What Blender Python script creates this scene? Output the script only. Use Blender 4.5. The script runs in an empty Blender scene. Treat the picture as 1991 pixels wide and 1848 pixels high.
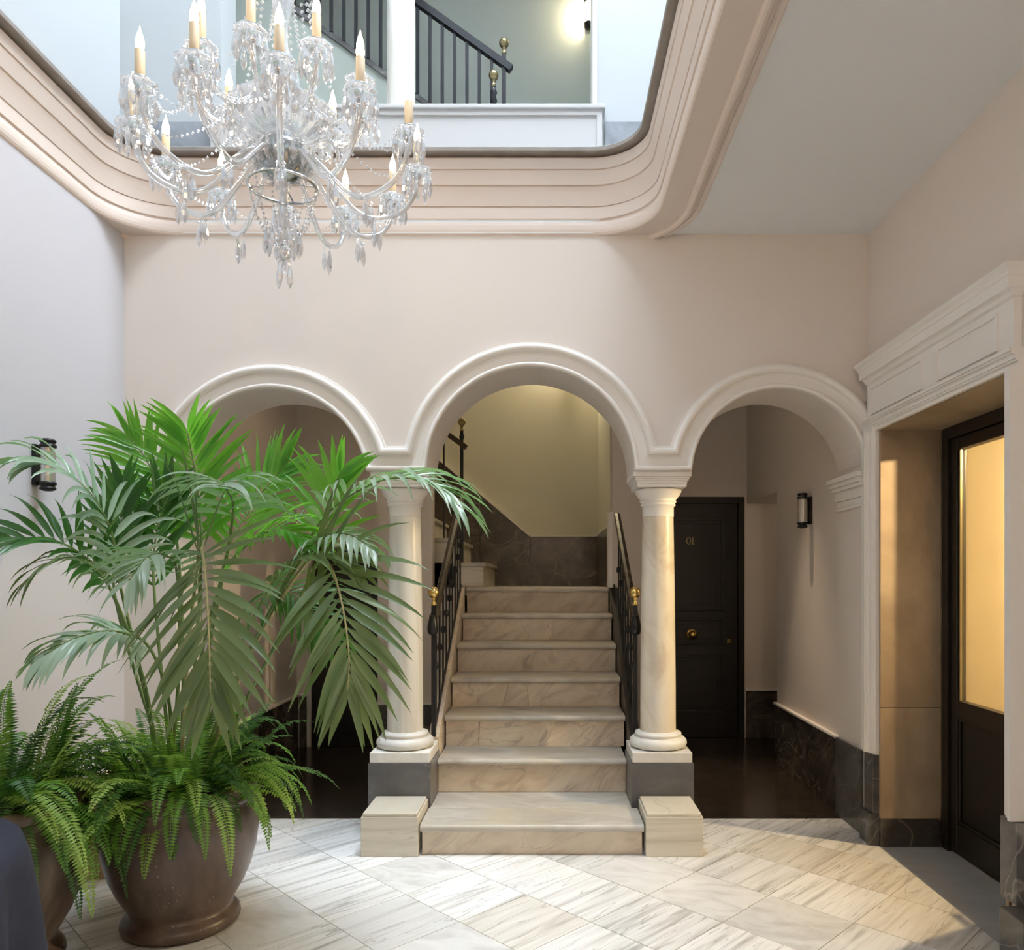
import bpy, bmesh, math, random
from mathutils import Vector, Matrix

# ------------------------------------------------------------------ camera, sky, exposure
scene = bpy.context.scene
col = scene.collection
F_PX, VX, VY, CAM_Z = 1480.0, 1065.0, 1125.0, 1.315      # focal length and vanishing point on the 1991 x 1848 frame
cam_data = bpy.data.cameras.new('camera')
cam_data.sensor_width = 36.0
cam_data.lens = F_PX * 36.0 / 1991.0
cam_data.shift_x = -(VX - 995.5) / 1991.0
cam_data.shift_y = (VY - 924.0) / 1991.0
cam_data.clip_start = 0.05
cam = bpy.data.objects.new('camera', cam_data)
cam.location = (0, 0, CAM_Z)
cam.rotation_euler = (math.pi / 2, 0, 0)
col.objects.link(cam)
scene.camera = cam

world = bpy.data.worlds.new('sky')
scene.world = world
world.use_nodes = True
_bg = world.node_tree.nodes['Background']
_bg.inputs[0].default_value = (0.775, 0.885, 1.0, 1)
_bg.inputs[1].default_value = 34.0

_pd = bpy.data.lights.new('skylight_portal', 'AREA')
_pd.shape = 'RECTANGLE'
_pd.size, _pd.size_y = 2.5, 2.7
_pd.cycles.is_portal = True
_po = bpy.data.objects.new('skylight_portal', _pd)
_po.location = (0.30, 2.86, 8.06)
col.objects.link(_po)

scene.view_settings.view_transform = 'Standard'
scene.view_settings.look = 'None'
scene.view_settings.gamma = 1.0
scene.view_settings.use_curve_mapping = False
scene.view_settings.exposure = 0.04
try:
    scene.cycles.use_denoising = True
    scene.cycles.use_light_tree = False
    scene.cycles.max_bounces = 9
    scene.cycles.diffuse_bounces = 4
    scene.cycles.glossy_bounces = 4
    scene.cycles.transmission_bounces = 4
    scene.cycles.use_adaptive_sampling = True
    scene.cycles.adaptive_threshold = 0.06
    scene.cycles.transparent_max_bounces = 40
    scene.cycles.caustics_reflective = False
    scene.cycles.caustics_refractive = False
    scene.cycles.sample_clamp_indirect = 6.0
except Exception:
    pass

rnd = random.Random(7)
PI = math.pi

def P(px, py, d):
    """photo pixel + distance along the view axis -> point in the room"""
    return Vector(((px - VX) * d / F_PX, d, CAM_Z + (VY - py) * d / F_PX))

# ------------------------------------------------------------------ materials
def new_mat(name):
    m = bpy.data.materials.new(name)
    m.use_nodes = True
    nt = m.node_tree
    return m, nt, nt.nodes, nt.links, nt.nodes['Principled BSDF']

def plain(name, c, rough=0.5, metal=0.0, bump=0.0, bscale=60.0, var=0.0, vscale=4.0, spec=0.5, coat=0.0):
    m, nt, N, L, b = new_mat(name)
    b.inputs['Base Color'].default_value = (*c, 1)
    b.inputs['Roughness'].default_value = rough
    b.inputs['Metallic'].default_value = metal
    b.inputs['Specular IOR Level'].default_value = spec
    b.inputs['Coat Weight'].default_value = coat
    tc = N.new('ShaderNodeTexCoord')
    if var:
        n = N.new('ShaderNodeTexNoise'); n.inputs['Scale'].default_value = vscale; n.inputs['Detail'].default_value = 3
        L.new(tc.outputs['Object'], n.inputs['Vector'])
        r = N.new('ShaderNodeValToRGB')
        r.color_ramp.elements[0].position = .3; r.color_ramp.elements[1].position = .7
        r.color_ramp.elements[0].color = (*[x * (1 - var) for x in c], 1)
        r.color_ramp.elements[1].color = (*[min(1, x * (1 + var)) for x in c], 1)
        L.new(n.outputs['Fac'], r.inputs['Fac']); L.new(r.outputs['Color'], b.inputs['Base Color'])
    if bump:
        n2 = N.new('ShaderNodeTexNoise'); n2.inputs['Scale'].default_value = bscale; n2.inputs['Detail'].default_value = 2
        L.new(tc.outputs['Object'], n2.inputs['Vector'])
        bp = N.new('ShaderNodeBump'); bp.inputs['Strength'].default_value = bump; bp.inputs['Distance'].default_value = .01
        L.new(n2.outputs['Fac'], bp.inputs['Height']); L.new(bp.outputs['Normal'], b.inputs['Normal'])
    return m

def stone(name, stops, rough=0.35, scale=3.0, stretch=(1, 1, 1), rot=(0, 0, 0), distort=1.5, veins=None, vein_scale=2.2, vein_w=0.05, bump=0.0, rand=True, blotch=None):
    """marble: stretched noise through a ramp, thin veins on top, shifted per object"""
    m, nt, N, L, b = new_mat(name)
    b.inputs['Roughness'].default_value = rough
    tc = N.new('ShaderNodeTexCoord'); mp = N.new('ShaderNodeMapping')
    mp.inputs['Scale'].default_value = stretch
    mr_ = N.new('ShaderNodeMapping'); mr_.inputs['Rotation'].default_value = rot
    L.new(mr_.outputs[0], mp.inputs['Vector'])
    vec = tc.outputs['Object']
    if rand:
        oi = N.new('ShaderNodeObjectInfo'); ml = N.new('ShaderNodeMath'); ml.operation = 'MULTIPLY'; ml.inputs[1].default_value = 37.0
        L.new(oi.outputs['Random'], ml.inputs[0])
        ad = N.new('ShaderNodeVectorMath'); ad.operation = 'ADD'
        L.new(vec, ad.inputs[0]); L.new(ml.outputs[0], ad.inputs[1]); vec = ad.outputs[0]
    L.new(vec, mr_.inputs['Vector'])
    n = N.new('ShaderNodeTexNoise'); n.inputs['Scale'].default_value = scale; n.inputs['Detail'].default_value = 5
    n.inputs['Roughness'].default_value = .62; n.inputs['Distortion'].default_value = distort
    L.new(mp.outputs[0], n.inputs['Vector'])
    r = N.new('ShaderNodeValToRGB')
    els = r.color_ramp.elements
    while len(els) < len(stops): els.new(0.5)
    for e, (p, c) in zip(els, stops): e.position = p; e.color = (*c, 1)
    L.new(n.outputs['Fac'], r.inputs['Fac'])
    out = r.outputs['Color']
    if blotch:
        nb = N.new('ShaderNodeTexNoise'); nb.inputs['Scale'].default_value = blotch[1]; nb.inputs['Detail'].default_value = 4
        L.new(vec, nb.inputs['Vector'])
        rb = N.new('ShaderNodeValToRGB'); rb.color_ramp.elements[0].position = .5; rb.color_ramp.elements[1].position = .72
        L.new(nb.outputs['Fac'], rb.inputs['Fac'])
        mx = N.new('ShaderNodeMix'); mx.data_type = 'RGBA'; L.new(rb.outputs['Color'], mx.inputs['Factor'])
        L.new(out, mx.inputs['A']); mx.inputs['B'].default_value = (*blotch[0], 1); out = mx.outputs['Result']
    if veins:
        n2 = N.new('ShaderNodeTexNoise'); n2.inputs['Scale'].default_value = vein_scale; n2.inputs['Detail'].default_value = 3; n2.inputs['Distortion'].default_value = 1.0
        L.new(mp.outputs[0], n2.inputs['Vector'])
        a = N.new('ShaderNodeMath'); a.operation = 'SUBTRACT'; a.inputs[1].default_value = .5; L.new(n2.outputs['Fac'], a.inputs[0])
        ab = N.new('ShaderNodeMath'); ab.operation = 'ABSOLUTE'; L.new(a.outputs[0], ab.inputs[0])
        r2 = N.new('ShaderNodeValToRGB'); r2.color_ramp.elements[0].color = (.75, .75, .75, 1); r2.color_ramp.elements[1].color = (0, 0, 0, 1)
        r2.color_ramp.elements[1].position = vein_w
        L.new(ab.outputs[0], r2.inputs['Fac'])
        mx = N.new('ShaderNodeMix'); mx.data_type = 'RGBA'; L.new(r2.outputs['Color'], mx.inputs['Factor'])
        L.new(out, mx.inputs['A']); mx.inputs['B'].default_value = (*veins, 1); out = mx.outputs['Result']
    if rand:
        hv = N.new('ShaderNodeHueSaturation'); rg = N.new('ShaderNodeMapRange'); rg.inputs['To Min'].default_value = .86; rg.inputs['To Max'].default_value = 1.08
        L.new(oi.outputs['Random'], rg.inputs['Value']); L.new(rg.outputs[0], hv.inputs['Value']); L.new(out, hv.inputs['Color']); out = hv.outputs['Color']
    L.new(out, b.inputs['Base Color'])
    if bump:
        bp = N.new('ShaderNodeBump'); bp.inputs['Strength'].default_value = bump; bp.inputs['Distance'].default_value = .005
        L.new(n.outputs['Fac'], bp.inputs['Height']); L.new(bp.outputs['Normal'], b.inputs['Normal'])
    return m

def glow(name, c, strength):
    m, nt, N, L, b = new_mat(name)
    b.inputs['Base Color'].default_value = (*c, 1)
    b.inputs['Emission Color'].default_value = (*c, 1)
    b.inputs['Emission Strength'].default_value = strength
    return m

def leaf(name, c1, c2, trans, rough=0.38, tr=0.45):
    """leaf skin: two greens, a bright translucent share, satin gloss"""
    m, nt, N, L, b = new_mat(name)
    oi = N.new('ShaderNodeObjectInfo'); tc = N.new('ShaderNodeTexCoord')
    n = N.new('ShaderNodeTexNoise'); n.inputs['Scale'].default_value = 9; L.new(tc.outputs['Object'], n.inputs['Vector'])
    ad = N.new('ShaderNodeMath'); ad.operation = 'ADD'; L.new(oi.outputs['Random'], ad.inputs[0]); L.new(n.outputs['Fac'], ad.inputs[1])
    ml = N.new('ShaderNodeMath'); ml.operation = 'MULTIPLY'; ml.inputs[1].default_value = .5; L.new(ad.outputs[0], ml.inputs[0])
    r = N.new('ShaderNodeValToRGB'); r.color_ramp.elements[0].color = (*c1, 1); r.color_ramp.elements[1].color = (*c2, 1)
    r.color_ramp.elements[0].position = .15; r.color_ramp.elements[1].position = .85
    L.new(ml.outputs[0], r.inputs['Fac']); L.new(r.outputs['Color'], b.inputs['Base Color'])
    b.inputs['Roughness'].default_value = rough
    t = N.new('ShaderNodeBsdfTranslucent'); t.inputs['Color'].default_value = (*trans, 1)
    ms = N.new('ShaderNodeMixShader'); ms.inputs[0].default_value = tr
    L.new(b.outputs[0], ms.inputs[1]); L.new(t.outputs[0], ms.inputs[2])
    L.new(ms.outputs[0], N['Material Output'].inputs['Surface'])
    return m

def crystal(name, clear=0.55, tint=(0.97, 0.98, 1.0), milk=0.1):
    """cut crystal: clear share, mirror share, a little milky body"""
    m, nt, N, L, b = new_mat(name)
    N.remove(b)
    t = N.new('ShaderNodeBsdfTransparent'); t.inputs[0].default_value = (*tint, 1)
    g = N.new('ShaderNodeBsdfGlossy'); g.inputs['Roughness'].default_value = .06; g.inputs['Color'].default_value = (1, 1, 1, 1)
    d = N.new('ShaderNodeBsdfTranslucent'); d.inputs['Color'].default_value = (1, 1, 1, 1)
    lw = N.new('ShaderNodeLayerWeight'); lw.inputs[0].default_value = .35
    mr = N.new('ShaderNodeMapRange'); mr.inputs['To Min'].default_value = 1 - clear - .12; mr.inputs['To Max'].default_value = .9
    L.new(lw.outputs['Facing'], mr.inputs['Value'])
    m1 = N.new('ShaderNodeMixShader'); L.new(mr.outputs[0], m1.inputs[0]); L.new(t.outputs[0], m1.inputs[1]); L.new(g.outputs[0], m1.inputs[2])
    m2 = N.new('ShaderNodeMixShader'); m2.inputs[0].default_value = milk; L.new(m1.outputs[0], m2.inputs[1]); L.new(d.outputs[0], m2.inputs[2])
    L.new(m2.outputs[0], N['Material Output'].inputs['Surface'])
    return m

M = {}
M['paint'] = plain('cream_wall_paint', (.74, .665, .605), .75)
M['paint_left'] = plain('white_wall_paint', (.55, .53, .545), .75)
M['paint_warm'] = plain('warm_cream_paint', (.88, .79, .60), .75)
M['trim'] = plain('white_moulding_paint', (.83, .79, .745), .5)
M['edge'] = plain('brown_grey_stone_edge', (.27, .235, .21), .6, var=.12, vscale=12)
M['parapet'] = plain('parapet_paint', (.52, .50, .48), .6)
M['cornice'] = plain('cream_cornice_paint', (.72, .61, .535), .6)
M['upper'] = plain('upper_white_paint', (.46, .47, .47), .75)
M['green'] = plain('pale_green_paint', (.77, .83, .77), .75)
M['flight_paint'] = plain('grey_green_paint', (.36, .39, .34), .75)
M['stair_paint'] = plain('stairwell_yellow_paint', (.70, .68, .57), .75)
M['ceil'] = plain('ceiling_paint', (.82, .825, .83), .8)
M['tile'] = stone('veined_white_marble', [(.30, (.42, .41, .39)), (.45, (.76, .755, .74)), (.58, (.88, .88, .875)), (.75, (.70, .70, .69))], .22, 1.3, (1.1, 16, 1), (0, 0, -PI / 4), .6, veins=(.40, .39, .37), vein_scale=.8, vein_w=.012)
M['tile_cloud'] = stone('cloudy_white_marble', [(.3, (.60, .59, .57)), (.5, (.76, .755, .745)), (.7, (.84, .84, .835))], .22, 4.0, (1, 2, 1), (0, 0, .3), 1.2)
M['tile_beige'] = stone('beige_veined_marble', [(.30, (.46, .42, .37)), (.45, (.66, .63, .58)), (.6, (.76, .74, .70)), (.75, (.62, .59, .55))], .24, 1.3, (1.1, 14, 1), (0, 0, -PI / 4), .7, veins=(.38, .35, .31), vein_scale=.8, vein_w=.012)
M['grey_ped'] = stone('slate_grey_marble', [(.3, (.085, .083, .085)), (.55, (.125, .12, .12)), (.75, (.175, .17, .17))], .3, 2.6, (1, 1, 1.6), (.2, .5, .2), 1.6, veins=(.22, .21, .21), vein_scale=1.3, vein_w=.008)
M['mortar'] = plain('pale_mortar', (.66, .56, .43), .9)
M['grout'] = plain('grout', (.42, .40, .37), .9)
M['tread'] = stone('worn_grey_marble', [(.3, (.36, .32, .27)), (.5, (.52, .475, .41)), (.7, (.66, .625, .565))], .4, 2.5, (1, 2.4, 1), (0, 0, .2), 1.2, blotch=((.56, .47, .33), 2.0))
M['riser'] = stone('beige_brown_marble', [(.28, (.44, .345, .255)), (.48, (.67, .55, .42)), (.72, (.79, .68, .54))], .45, 3.2, (1, 1, 2.6), (0, .6, 0), 1.6, veins=(.40, .32, .25), vein_scale=1.5, vein_w=.006, blotch=((.76, .66, .52), 2.5))
M['shaft'] = stone('cream_marble', [(.3, (.58, .48, .36)), (.5, (.74, .655, .53)), (.7, (.82, .75, .64))], .35, 2.4, (1.6, 1.6, .8), (.5, .4, 0), 1.2)
M['shaft_white'] = stone('streaked_white_marble', [(.3, (.56, .50, .42)), (.5, (.74, .70, .63)), (.7, (.83, .80, .74))], .35, 2.2, (5, 5, .35), (0, .05, 0), .5)
M['base'] = stone('white_base_marble', [(.3, (.72, .69, .64)), (.6, (.83, .81, .77))], .4, 5.0)
M['block'] = stone('striped_beige_marble', [(.3, (.50, .44, .345)), (.5, (.66, .60, .49)), (.7, (.72, .67, .57))], .4, 1.5, (1, 1, 14), (0, .02, 0), .5, veins=(.46, .40, .32), vein_scale=.7, vein_w=.01)
M['dark_marble'] = stone('dark_grey_marble', [(.3, (.055, .053, .052)), (.5, (.10, .095, .09)), (.72, (.18, .17, .165))], .28, 3.0, (1, 1, 1.5), (.3, .5, .2), 1.8, veins=(.30, .28, .26), vein_scale=1.4, vein_w=.006)
M['brown_marble'] = stone('dark_brown_marble', [(.3, (.035, .03, .026)), (.5, (.075, .063, .053)), (.75, (.17, .14, .115))], .26, 2.6, (1, 1, 1.3), (.3, .5, .2), 2.2, veins=(.26, .21, .16), vein_scale=1.6, vein_w=.006)
M['grey_marble'] = stone('blue_grey_marble', [(.3, (.20, .205, .22)), (.6, (.31, .32, .34))], .35, 3.0)
M['dark_floor'] = stone('dark_polished_floor', [(.3, (.018, .014, .011)), (.55, (.036, .028, .022)), (.75, (.06, .048, .038))], .2, 4.0, (1, 3, 1), (0, 0, .15), 1.6)
M['jamb'] = stone('brown_limestone', [(.3, (.24, .165, .10)), (.5, (.34, .245, .155)), (.72, (.43, .325, .215))], .55, 2.2, (1, 1, .8), (.2, .3, 0), .6, blotch=((.27, .19, .125), 3.0))
M['threshold'] = stone('grey_threshold_stone', [(.3, (.42, .405, .38)), (.7, (.52, .505, .48))], .35, 2.0, (1, 4, 1))
M['iron'] = plain('black_iron', (.012, .012, .014), .38, metal=.3)
M['wood_rail'] = plain('dark_wood_handrail', (.05, .036, .022), .25, var=.3, vscale=12)
M['brass'] = plain('polished_brass', (.78, .56, .20), .22, metal=1.0)
M['brass_old'] = plain('aged_brass', (.32, .26, .14), .35, metal=1.0)
M['black_paint'] = plain('black_door_paint', (.0095, .0085, .0085), .34, bump=.03, bscale=90)
M['brown_black'] = plain('brown_black_door_paint', (.017, .0125, .010), .34, bump=.03, bscale=90)
M['chrome'] = plain('chrome', (.80, .81, .83), .12, metal=1.0)
M['smoke_chrome'] = plain('smoked_mirror_glass', (.42, .45, .46), .16, metal=1.0)
M['candle'] = plain('ivory_candle_sleeve', (.72, .58, .38), .5)
M['bulb'] = glow('lit_candle_bulb', (1.0, .76, .48), 48.0)
M['sconce_bulb'] = glow('lit_sconce_tube', (1.0, .78, .45), 14.0)
M['warm_bulb'] = glow('lit_warm_bulb', (1.0, .72, .36), 60.0)
M['globe'] = glow('lit_globe_glass', (1.0, .76, .52), 105.0)
M['lens'] = glow('lit_fill_lens', (1.0, .74, .46), 60.0)
M['crystal'] = crystal('cut_crystal', .50, milk=.10)
M['crystal_arm'] = crystal('clear_glass_arm', .42, milk=.16)
M['pane'] = crystal('door_glass', .78, milk=.0)
M['fluted'] = crystal('fluted_sconce_glass', .40, (.9, .92, .9), milk=.2)
M['soil'] = plain('dark_soil', (.02, .014, .01), .95, bump=.6, bscale=60)
M['carton'] = plain('brown_carton', (.42, .26, .13), .7, var=.15, vscale=6)
M['cloth'] = plain('navy_cloth', (.010, .012, .026), .9, bump=.15, bscale=400, var=.15, vscale=30)
M['wood_table'] = plain('table_wood', (.12, .08, .05), .5)
M['rachis'] = plain('palm_stem_green', (.12, .20, .05), .4)
M['rachis_tan'] = plain('palm_midrib_tan', (.36, .33, .15), .45)
M['palm_a'] = leaf('palm_leaf_green', (.045, .17, .022), (.10, .29, .04), (.28, .74, .05), .30, .46)
M['palm_d'] = leaf('palm_leaf_dark', (.018, .075, .012), (.045, .15, .025), (.10, .36, .03), .32, .30)
M['palm_b'] = leaf('palm_leaf_olive', (.075, .125, .045), (.16, .22, .095), (.22, .34, .07), .34, .25)
M['palm_c'] = leaf('palm_leaf_skylit', (.19, .30, .19), (.38, .47, .37), (.25, .55, .12), .26, .22)  # pale silvery green, sky-lit sheen put into the leaf colour
M['fern_a'] = leaf('fern_dark', (.02, .075, .014), (.05, .14, .03), (.10, .30, .03), .45, .3)
M['fern_b'] = leaf('fern_mid', (.06, .17, .025), (.15, .31, .05), (.25, .52, .04), .42, .35)
M['fern_c'] = leaf('fern_light', (.20, .36, .07), (.38, .54, .14), (.4, .65, .08), .42, .35)
M['fern_y'] = leaf('fern_yellowing', (.40, .30, .04), (.50, .40, .07), (.5, .38, .05), .5, .3)

def pot_material():
    m, nt, N, L, b = new_mat('glazed_brown_pottery')
    tc = N.new('ShaderNodeTexCoord')
    n = N.new('ShaderNodeTexNoise'); n.inputs['Scale'].default_value = 9; n.inputs['Detail'].default_value = 8; n.inputs['Roughness'].default_value = .7
    mp = N.new('ShaderNodeMapping'); mp.inputs['Scale'].default_value = (1, 1, .35)
    L.new(tc.outputs['Object'], mp.inputs[0]); L.new(mp.outputs[0], n.inputs['Vector'])
    r = N.new('ShaderNodeValToRGB'); e = r.color_ramp.elements
    e[0].position = .3; e[0].color = (.045, .030, .025, 1); e[1].position = .72; e[1].color = (.17, .115, .085, 1)
    L.new(n.outputs['Fac'], r.inputs['Fac'])
    v = N.new('ShaderNodeTexVoronoi'); v.inputs['Scale'].default_value = 60; L.new(tc.outputs['Object'], v.inputs['Vector'])
    lt = N.new('ShaderNodeMath'); lt.operation = 'LESS_THAN'; lt.inputs[1].default_value = .14; L.new(v.outputs['Distance'], lt.inputs[0])
    n2 = N.new('ShaderNodeTexNoise'); n2.inputs['Scale'].default_value = 5; L.new(tc.outputs['Object'], n2.inputs['Vector'])
    gt = N.new('ShaderNodeMath'); gt.operation = 'GREATER_THAN'; gt.inputs[1].default_value = .60; L.new(n2.outputs['Fac'], gt.inputs[0])
    mu = N.new('ShaderNodeMath'); mu.operation = 'MULTIPLY'; L.new(lt.outputs[0], mu.inputs[0]); L.new(gt.outputs[0], mu.inputs[1])
    mx = N.new('ShaderNodeMix'); mx.data_type = 'RGBA'; L.new(mu.outputs[0], mx.inputs['Factor']); L.new(r.outputs['Color'], mx.inputs['A']); mx.inputs['B'].default_value = (.35, .33, .33, 1)
    L.new(mx.outputs['Result'], b.inputs['Base Color'])
    b.inputs['Roughness'].default_value = .34
    bp = N.new('ShaderNodeBump'); bp.inputs['Strength'].default_value = .25; bp.inputs['Distance'].default_value = .006
    L.new(n.outputs['Fac'], bp.inputs['Height']); L.new(bp.outputs['Normal'], b.inputs['Normal'])
    return m
M['pot'] = pot_material()

# ------------------------------------------------------------------ geometry helpers
WL = {}                                   # object -> its place in the room

class G:
    """collects shapes (room coordinates) that become ONE mesh object"""
    def __init__(s): s.v, s.f, s.sm = [], [], []
    def add(s, vs, fs, smooth=False):
        o = len(s.v); s.v += [Vector(v) for v in vs]; s.f += [tuple(i + o for i in f) for f in fs]; s.sm += [smooth] * len(fs); return s
    def box(s, x0, x1, y0, y1, z0, z1, bevel=0.0):
        if x0 > x1: x0, x1 = x1, x0
        if y0 > y1: y0, y1 = y1, y0
        if z0 > z1: z0, z1 = z1, z0
        if bevel <= 0:
            v = [(x, y, z) for z in (z0, z1) for y in (y0, y1) for x in (x0, x1)]
            return s.add(v, [(0, 2, 3, 1), (4, 5, 7, 6), (0, 1, 5, 4), (2, 6, 7, 3), (0, 4, 6, 2), (1, 3, 7, 5)])
        bm = bmesh.new(); bmesh.ops.create_cube(bm, size=1)
        for q in bm.verts: q.co = Vector(((x0 + x1) / 2 + q.co.x * (x1 - x0), (y0 + y1) / 2 + q.co.y * (y1 - y0), (z0 + z1) / 2 + q.co.z * (z1 - z0)))
        bmesh.ops.bevel(bm, geom=list(bm.edges), offset=bevel, segments=2, affect='EDGES', profile=.5)
        bm.verts.index_update()
        s.add([q.co.copy() for q in bm.verts], [tuple(q.index for q in f.verts) for f in bm.faces]); bm.free(); return s
    def prism(s, poly, axis, a, b):
        """polygon in the two other axes extruded along axis (0 x, 1 y, 2 z) from a to b"""
        def mk(p, t):
            q = list(p); q.insert(axis, t); return q
        n = len(poly); v = [mk(p, a) for p in poly] + [mk(p, b) for p in poly]
        f = [tuple(range(n - 1, -1, -1)), tuple(range(n, 2 * n))] + [(i, (i + 1) % n, n + (i + 1) % n, n + i) for i in range(n)]
        return s.add(v, f)
    def lathe(s, c, prof, seg=32, smooth=True, flute=None, cap=True):
        v, f = [], []
        for r, z in prof:
            for k in range(seg):
                a = 2 * PI * k / seg; rr = max(r, 1e-4) * (flute(a, z) if flute else 1)
                v.append((c[0] + rr * math.cos(a), c[1] + rr * math.sin(a), c[2] + z))
        for i in range(len(prof) - 1):
            for k in range(seg):
                k2 = (k + 1) % seg
                f.append((i * seg + k, i * seg + k2, (i + 1) * seg + k2, (i + 1) * seg + k))
        s.add(v, f, smooth)
        if not cap: return s
        if prof[0][0] > 1e-3: s.add(v[:seg], [tuple(range(seg - 1, -1, -1))])
        if prof[-1][0] > 1e-3: s.add(v[-seg:], [tuple(range(seg))])
        return s
    def ball(s, c, r, seg=16, rings=10, sz=1.0):
        return s.lathe(c, [(r * math.sin(PI * i / rings), -r * sz * math.cos(PI * i / rings)) for i in range(rings + 1)], seg)
    def tube(s, pts, r, seg=8, cap=True, up=None):
        pts = [Vector(p) for p in pts]; n = len(pts); rs = r if isinstance(r, (list, tuple)) else [r] * n
        v, f = [], []; ref = None
        for i in range(n):
            t = (pts[min(i + 1, n - 1)] - pts[max(i - 1, 0)]).normalized()
            if ref is None:
                ref = Vector(up) if up else (Vector((0, 0, 1)) if abs(t.z) < .9 else Vector((1, 0, 0)))
            a = (ref - t * ref.dot(t)).normalized(); b = t.cross(a); ref = a
            for k in range(seg):
                w = 2 * PI * k / seg; v.append(pts[i] + (a * math.cos(w) + b * math.sin(w)) * rs[i])
        for i in range(n - 1):
            for k in range(seg):
                k2 = (k + 1) % seg; f.append((i * seg + k, i * seg + k2, (i + 1) * seg + k2, (i + 1) * seg + k))
        if cap: f += [tuple(range(seg - 1, -1, -1)), tuple((n - 1) * seg + k for k in range(seg))]
        return s.add(v, f, True)
    def bar(s, p, q, w, h, up=(0, 0, 1)):
        """square bar from p to q, w across, h along up"""
        p, q = Vector(p), Vector(q); t = (q - p).normalized(); u = Vector(up); u = (u - t * u.dot(t)).normalized(); x = t.cross(u)
        v = [c + x * (i * w / 2) + u * (j * h / 2) for c in (p, q) for i, j in ((-1, -1), (1, -1), (1, 1), (-1, 1))]
        return s.add(v, [(3, 2, 1, 0), (4, 5, 6, 7), (0, 1, 5, 4), (1, 2, 6, 5), (2, 3, 7, 6), (3, 0, 4, 7)])
    def grid(s, rows, smooth=True, close=False):
        """rows of equally many points joined by quads"""
        n = len(rows[0]); v = [p for r in rows for p in r]; f = []
        for i in range(len(rows) - 1):
            for k in range(n if close else n - 1):
                k2 = (k + 1) % n; f.append((i * n + k, i * n + k2, (i + 1) * n + k2, (i + 1) * n + k))
        return s.add(v, f, smooth)
    def bands(s, rows, close=False):
        """like grid, but crisp between rows and smooth along them"""
        for a, b in zip(rows[:-1], rows[1:]): s.grid([a, b], True, close)
        return s
    def mesh(s, name, origin):
        me = bpy.data.meshes.new(name)
        me.from_pydata([v - origin for v in s.v], [], s.f)
        me.polygons.foreach_set('use_smooth', s.sm)
        me.validate(); me.update()
        return me
    def obj(s, name, mat, parent=None, origin=None, fix=True):
        if origin is None:
            if parent is not None: origin = WL[parent]
            else:
                xs = [v.x for v in s.v]; ys = [v.y for v in s.v]; zs = [v.z for v in s.v]
                origin = Vector(((min(xs) + max(xs)) / 2, (min(ys) + max(ys)) / 2, min(zs)))
        origin = Vector(origin)
        me = s.mesh(name, origin)
        if fix:
            bm = bmesh.new(); bm.from_mesh(me); bmesh.ops.recalc_face_normals(bm, faces=bm.faces); bm.to_mesh(me); bm.free()
        me.materials.append(M[mat])
        return put(name, me, parent, origin)

def put(name, me, parent=None, loc=(0, 0, 0), rot=(0, 0, 0), scale=None):
    """an object for a mesh at a place given in room coordinates"""
    o = bpy.data.objects.new(name, me); col.objects.link(o)
    loc = Vector(loc); WL[o] = loc
    if parent is not None: o.parent = parent; o.location = loc - WL[parent]
    else: o.location = loc
    o.rotation_euler = rot
    if scale: o.scale = scale
    return o

def thing(name, label, cat, loc, group=None, kind=None):
    o = bpy.data.objects.new(name, None); col.objects.link(o); o.empty_display_size = .1
    o.location = loc; WL[o] = Vector(loc)
    return tag(o, label, cat, group, kind)

def tag(o, label=None, cat=None, group=None, kind=None):
    if label: o['label'] = label
    if cat: o['category'] = cat
    if group: o['group'] = group
    if kind: o['kind'] = kind
    return o

def struct(o, label, cat):
    return tag(o, label, cat, None, 'structure')

def rrect(x0, x1, y0, y1, r, n=14):
    """rounded rectangle, counter-clockwise points (x, y)"""
    pts = []
    for cx, cy, a0 in ((x1 - r, y1 - r, 0), (x0 + r, y1 - r, PI / 2), (x0 + r, y0 + r, PI), (x1 - r, y0 + r, 1.5 * PI)):
        for k in range(n + 1):
            a = a0 + PI / 2 * k / n; pts.append((cx + r * math.cos(a), cy + r * math.sin(a)))
    return pts

def plate_with_hole(outer, inner, z0, z1):
    """slab between two loops, as a G"""
    bm = bmesh.new()
    for z in (z0, z1):
        es = []
        for loop in (outer, inner):
            vs = [bm.verts.new((x, y, z)) for x, y in loop]
            es += [bm.edges.new((vs[i], vs[(i + 1) % len(vs)])) for i in range(len(vs))]
        bmesh.ops.triangle_fill(bm, edges=es, use_beauty=True)
    bm.verts.index_update()
    g = G().add([q.co.copy() for q in bm.verts], [tuple(q.index for q in f.verts) for f in bm.faces]); bm.free()
    n = len(inner); m = len(outer)
    for loop in (outer, inner):
        k = len(loop); v = [(x, y, z0) for x, y in loop] + [(x, y, z1) for x, y in loop]
        g.add(v, [(i, (i + 1) % k, k + (i + 1) % k, k + i) for i in range(k)])
    return g

# ------------------------------------------------------------------ the room shell
XL, XR = -2.17, 1.64                      # left and right wall planes
YA, YB = 3.90, 4.25                       # front and back of the arcade wall
YN = -2.6                                 # wall behind the camera
ZC = 3.08                                 # ceiling
ZU = 3.475                                # upper floor
ARCH = [(-1.415, 1.79, .495), (-.088, 1.865, .530), (1.180, 1.84, .445)]   # centre x, centre z, radius
ZS = 1.865                                # top of the capitals
COLS = [-.760, .588]                      # column centres
Y_COL = 4.06

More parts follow.
